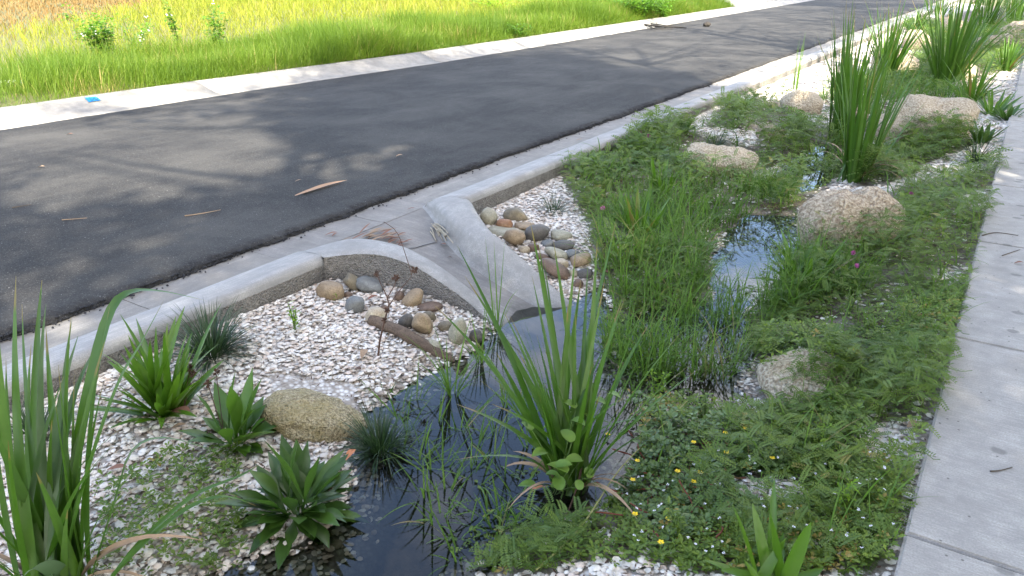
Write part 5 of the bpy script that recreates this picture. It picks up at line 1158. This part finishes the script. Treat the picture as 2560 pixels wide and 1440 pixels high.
deadleaf('orange dead leaf resting on the large dark rosette', 868, 1188, .06, .026, va + 1.0, 'orange', 1.0, lift=.07)
deadleaf('red-brown dead leaf at the end of the right stone heap', 1500, 690, .08, .035, va - .8, 'litter', lift=.03); deadleaf('brown dead leaf floating beside the sedge', 1545, 925, .06, .03, va + .5, 'litter2', lift=.01)
deadleaf('tan dead leaf floating in the near water', 1330, 1225, .05, .02, va, 'orange', lift=.004); deadleaf('tan dead leaf on the asphalt above the bark strip', 990, 392, .06, .026, va + .2, 'litter2')
deadleaf('small dead leaf on the asphalt left of the bark strip', 738, 455, .05, .012, va + .4, 'litter2'); deadleaf('dead leaf on the asphalt far left', 95, 420, .06, .02, va, 'litter2'); deadleaf('brown dead leaf on the asphalt below the kerb paint mark', 166, 338, .07, .02, va, 'litter')
deadleaf('reddish dead leaf at the sidewalk edge among shells', 2265, 1085, .06, .03, va + .4, 'litter2', lift=.03); deadleaf('red-brown leaf fragment on the sidewalk', 2535, 660, .05, .02, va - .2, 'litter'); deadleaf('small orange leaf fragment on the sidewalk corner', 2250, 1340, .022, .014, va, 'orange')
deadleaf('dead brown leaf hanging at the foot of the strap rosette', 430, 1048, .15, .05, va - .6, 'litter', 1.0, lift=.04)
deadleaf('small tan leaf on the near gutter beyond the inlet', 1440, 352, .07, .02, va, 'litter2')
lp = thing('leaf_pile', 'pile of reddish dead leaves on the inlet apron', 'leaf pile', on(935, 600))
for i in range(34):
    deadleaf('', 935 + random.gauss(0, 28), 598 + random.gauss(0, 6), random.uniform(.06, .15), random.uniform(.008, .018), va + random.gauss(.25, .5), random.choice(['litter', 'litter2', 'litter']), .6, lift=random.uniform(.004, .02), parent=lp)
lp = thing('leaf_pile', 'scatter of reddish dead leaves along the left wing', 'leaf pile', on(985, 616))
for i in range(9): deadleaf('', 985 + random.gauss(0, 14), 613 + random.gauss(0, 3), random.uniform(.04, .09), random.uniform(.012, .02), va + random.gauss(0, .5), 'litter', .6, lift=random.uniform(.004, .012), parent=lp)
lp = thing('straw_bundle', 'pale straw debris caught against the right wing', 'straw', on(1098, 580))
for i in range(22):
    p0 = np.array([1088 + random.gauss(0, 8), 572 + random.gauss(0, 6)]); p1 = p0 + np.array([random.uniform(10, 40), random.uniform(15, 45)]) * random.uniform(.5, 1)
    a, b = on(*p0), on(*p1); a[2] += random.uniform(.006, .02); b[2] += .006; V, Q = tube_np(np.array([a, (a + b) / 2 + np.array([0, 0, .008]), b]) - np.array(lp.location), random.uniform(.002, .005), 4); link('straw', mesh_np('straw', V, Q), lp, MT['straws'])
def stick(label, pts, r_, m, name='twig', cat='twig', flat=False):
    C = catmull([on(*p) + np.array([0, 0, r_ * 1.1]) for p in pts], 12)
    if flat: V, q, t = ribbons(C[None], np.array([r_ * 5]), np.linspace(0, 1, 12), .35, 'lance', .2); me = mesh_np(name, V[0], q, attrs={'rnd': np.full(V.shape[1], .5), 't': t})
    else: V, Q = tube_np(C, np.linspace(r_, r_ * .5, 12), 5); me = mesh_np(name, V, Q)
    return link(name, me, m=MT[m], label=label, cat=cat)
stick('curled strip of peeled bark lying on the asphalt', [(738, 492), (780, 478), (820, 465), (868, 453)], .008, 'barkstrip', 'bark_strip', 'bark', True); stick('thin pale splinter beside the bark strip on the asphalt', [(760, 485), (800, 474), (850, 460)], .004, 'twig', 'bark_splinter', 'bark')
stick('straight thin twig on the asphalt near the gutter', [(462, 541), (505, 535), (552, 526)], .004, 'litter2'); stick('short twig on the asphalt at the left', [(155, 551), (218, 546)], .003, 'litter2'); stick('dark twig on the asphalt at the far left', [(30, 520), (80, 512)], .003, 'twig')
stick('curved twig on the near sidewalk', [(2475, 1180), (2500, 1178), (2530, 1170)], .003, 'twig'); stick('thin branching twig at the sidewalk edge', [(2455, 590), (2490, 583), (2545, 590)], .004, 'twig'); stick('thin twig on the sidewalk beside the mimosa', [(2505, 640), (2535, 630), (2550, 625)], .003, 'twig')
stick('short twig at the sidewalk edge near the shells', [(2325, 1040), (2350, 1060)], .003, 'twig')
fb = thing('fallen_branch', 'dark fallen branch lying from the verge onto the far road', 'branch', on(1660, 66))
for pts, r_ in (([(1612, 62), (1650, 66), (1700, 68), (1715, 70)], .03), ([(1620, 64), (1640, 72), (1680, 72)], .02), ([(1615, 56), (1640, 62), (1665, 70)], .02), ([(1640, 60), (1670, 64), (1690, 62)], .015)):
    C = catmull([G(a, b, .05) for a, b in pts], 10) - np.array(fb.location); V, Q = tube_np(C, np.linspace(r_, r_ * .4, 10), 6); link('limb', mesh_np('limb', V, Q), fb, MT['tar'])
c_ = on(1767, 66); V, F = ICO[3]; V = V * np.array([.10, .08, .07]) * (1 + .25 * np.array([mnoise.noise(Vector(p * 2)) for p in V]))[:, None]; link('dark_clod', mesh_np('dark_clod', V, tris=F), m=MT['tar'], label='small dark clod lying on the far road', cat='clod', loc=(c_[0], c_[1], c_[2] + .05))
# crushed plastic bottle in the grass at the far left
bb = G(30, 208, .16); bo = thing('plastic_bottle', 'clear plastic bottle with a blue cap in the grass at the left edge', 'bottle', bb)
ax = RGT * .98 + np.array([0, 0, .05]); c = np.array([ax * t for t in (-.22, -.2, -.05, .05, .08, .105)]); V, Q = tube_np(c, [.01, .045, .045, .042, .018, .016], 12); link('bottle_body', mesh_np('bottle_body', V, Q), bo, MT['plastic'])
c = np.array([ax * t for t in (.10, .103, .145, .147)]); V, Q = tube_np(c, [.005, .034, .034, .005], 12); link('cap', mesh_np('cap', V, Q), bo, MT['bluecap'])

# ------------------------------------------------------------------ trees beyond the sidewalk, behind and beside the viewer: they shade the place
LIT = [(330, 400, 330, 75, .8), (580, 352, 85, 42, .95), (558, 432, 55, 20, .9), (845, 418, 105, 30, .95), (1005, 378, 55, 16, .8), (150, 360, 160, 40, .85), (120, 470, 130, 40, .7), (880, 440, 60, 16, .8), (60, 310, 90, 22, .9),
       (1700, 132, 190, 36, .8), (1880, 175, 130, 26, .8), (1560, 100, 90, 20, .7), (1850, 122, 50, 8, .9), (1790, 56, 60, 6, .8), (1720, 62, 50, 6, .7), (1930, 110, 40, 5, .8), (1960, 140, 50, 7, .8), (2060, 60, 60, 5, .6), (1950, 215, 70, 18, .85), (2040, 175, 60, 18, .7),
       (1350, 95, 330, 24, .85), (1750, 40, 160, 16, .8), (2440, 1240, 60, 80, .5), (2530, 1120, 50, 50, .4), (2450, 890, 60, 26, .5), (2500, 700, 60, 14, .4), (2500, 160, 60, 26, .9), (2415, 185, 40, 20, .8), (2240, 110, 70, 50, .6), (2120, 170, 60, 60, .5), (2000, 230, 50, 15, .7), (640, 100, 1000, 35, .5), (1200, 60, 700, 50, .9), (90, 215, 160, 45, .85)]
def litmap(S):
    px, py, d = proj(S); v = np.zeros(len(S))
    for cx, cy, rx, ry, st in LIT: v = np.maximum(v, st * np.clip(1.35 - ((px - cx) / (rx * 1.3)) ** 2 - ((py - cy) / (ry * 1.3)) ** 2, 0, 1) ** .5)
    v = np.where((d > .3), v, 0)
    return np.maximum(v, np.clip((-S[:, 0] - 10.2 + .5 * wob(S[:, 0], S[:, 1], .8, 1)) / .6, 0, 1))
tree_spots = [(3.6, -13), (4.2, -7.5), (3.2, -2), (3.8, 4.5), (4.4, 10.5), (3.6, 17), (4.0, 24), (3.8, 31), (9.5, -10), (9.0, -3.5), (10, 3), (9.2, 10), (9.8, 17.5), (9.4, 25), (4.5, -19), (9.5, -17), (6.2, -11), (6.0, -5), (6.4, 1), (6.1, 7.5), (6.5, 14), (7.9, -6.5), (7.7, 0.2)]
ttot = 0
for ti, (tx, ty) in enumerate(tree_spots):
    o = thing('street_tree', 'tall leafy tree beyond the sidewalk that casts the dappled shade', 'tree', (tx, ty, -.05), 'trees beyond the sidewalk')
    H = random.uniform(21, 23.5) if 5.9 < tx < 7 else random.uniform(18, 21) if tx < 7 else random.uniform(14, 16); rs = random.Random(ti); tp = catmull([(0, 0, -.3), (rs.uniform(-.2, .2), rs.uniform(-.2, .2), 4), (rs.uniform(-.5, .5), rs.uniform(-.5, .5), 9), (rs.uniform(-.8, .8), rs.uniform(-.8, .8), H * .85)], 14)
    V, Q = tube_np(tp, np.linspace(.22, .03, 14), 8); link('trunk', mesh_np('trunk', V, Q), o, MT['bark'])
    ends = []
    for k in range(16):
        z0 = rs.uniform(4.2, H * .75); b = np.array([np.interp(z0, tp[:, 2], tp[:, j]) for j in (0, 1)] + [z0]); a = rs.uniform(0, 6.28); ln = rs.uniform(2.2, 4.3) * (1 - .35 * z0 / H)
        e = b + np.array([math.cos(a) * ln, math.sin(a) * ln, rs.uniform(.6, 2.6)]); c = bez(b, (b + e) / 2 + np.array([0, 0, -.3]), e, 7); V, Q = tube_np(c, np.linspace(.055, .015, 7), 5); link('limb', mesh_np('limb', V, Q), o, MT['bark']); ends += [c[3], c[4], c[5], e, e]
    ends += [tp[-1], tp[-2], tp[-3]] * 2; ends = np.array(ends); n = 6500
    cc = ends[RNG.integers(0, len(ends), n)] + RNG.normal(0, .62, (n, 3)); Wc = cc + np.array([tx, ty, -.05]); S = Wc - SUN[None] * (Wc[:, 2] / SUN[2])[:, None]
    kp_ = (RNG.random(n) < (1 - litmap(S)) ** 3) & (Wc[:, 2] > 3.2); px, py, dd_ = proj(Wc); cc = cc[kp_]
    ttot += len(cc); Vw = whorls(cc, RNG.uniform(.13, .26, len(cc)), 2, .3, None, .1)
    link('crown', mesh_np('crown', Vw.reshape(-1, 3), np.arange(Vw.size // 3).reshape(-1, 4), attrs={'rnd': np.repeat(RNG.random(len(cc)), Vw.shape[1])}, smooth=False), o, MT['canopy'])
print('tree leaves', ttot)
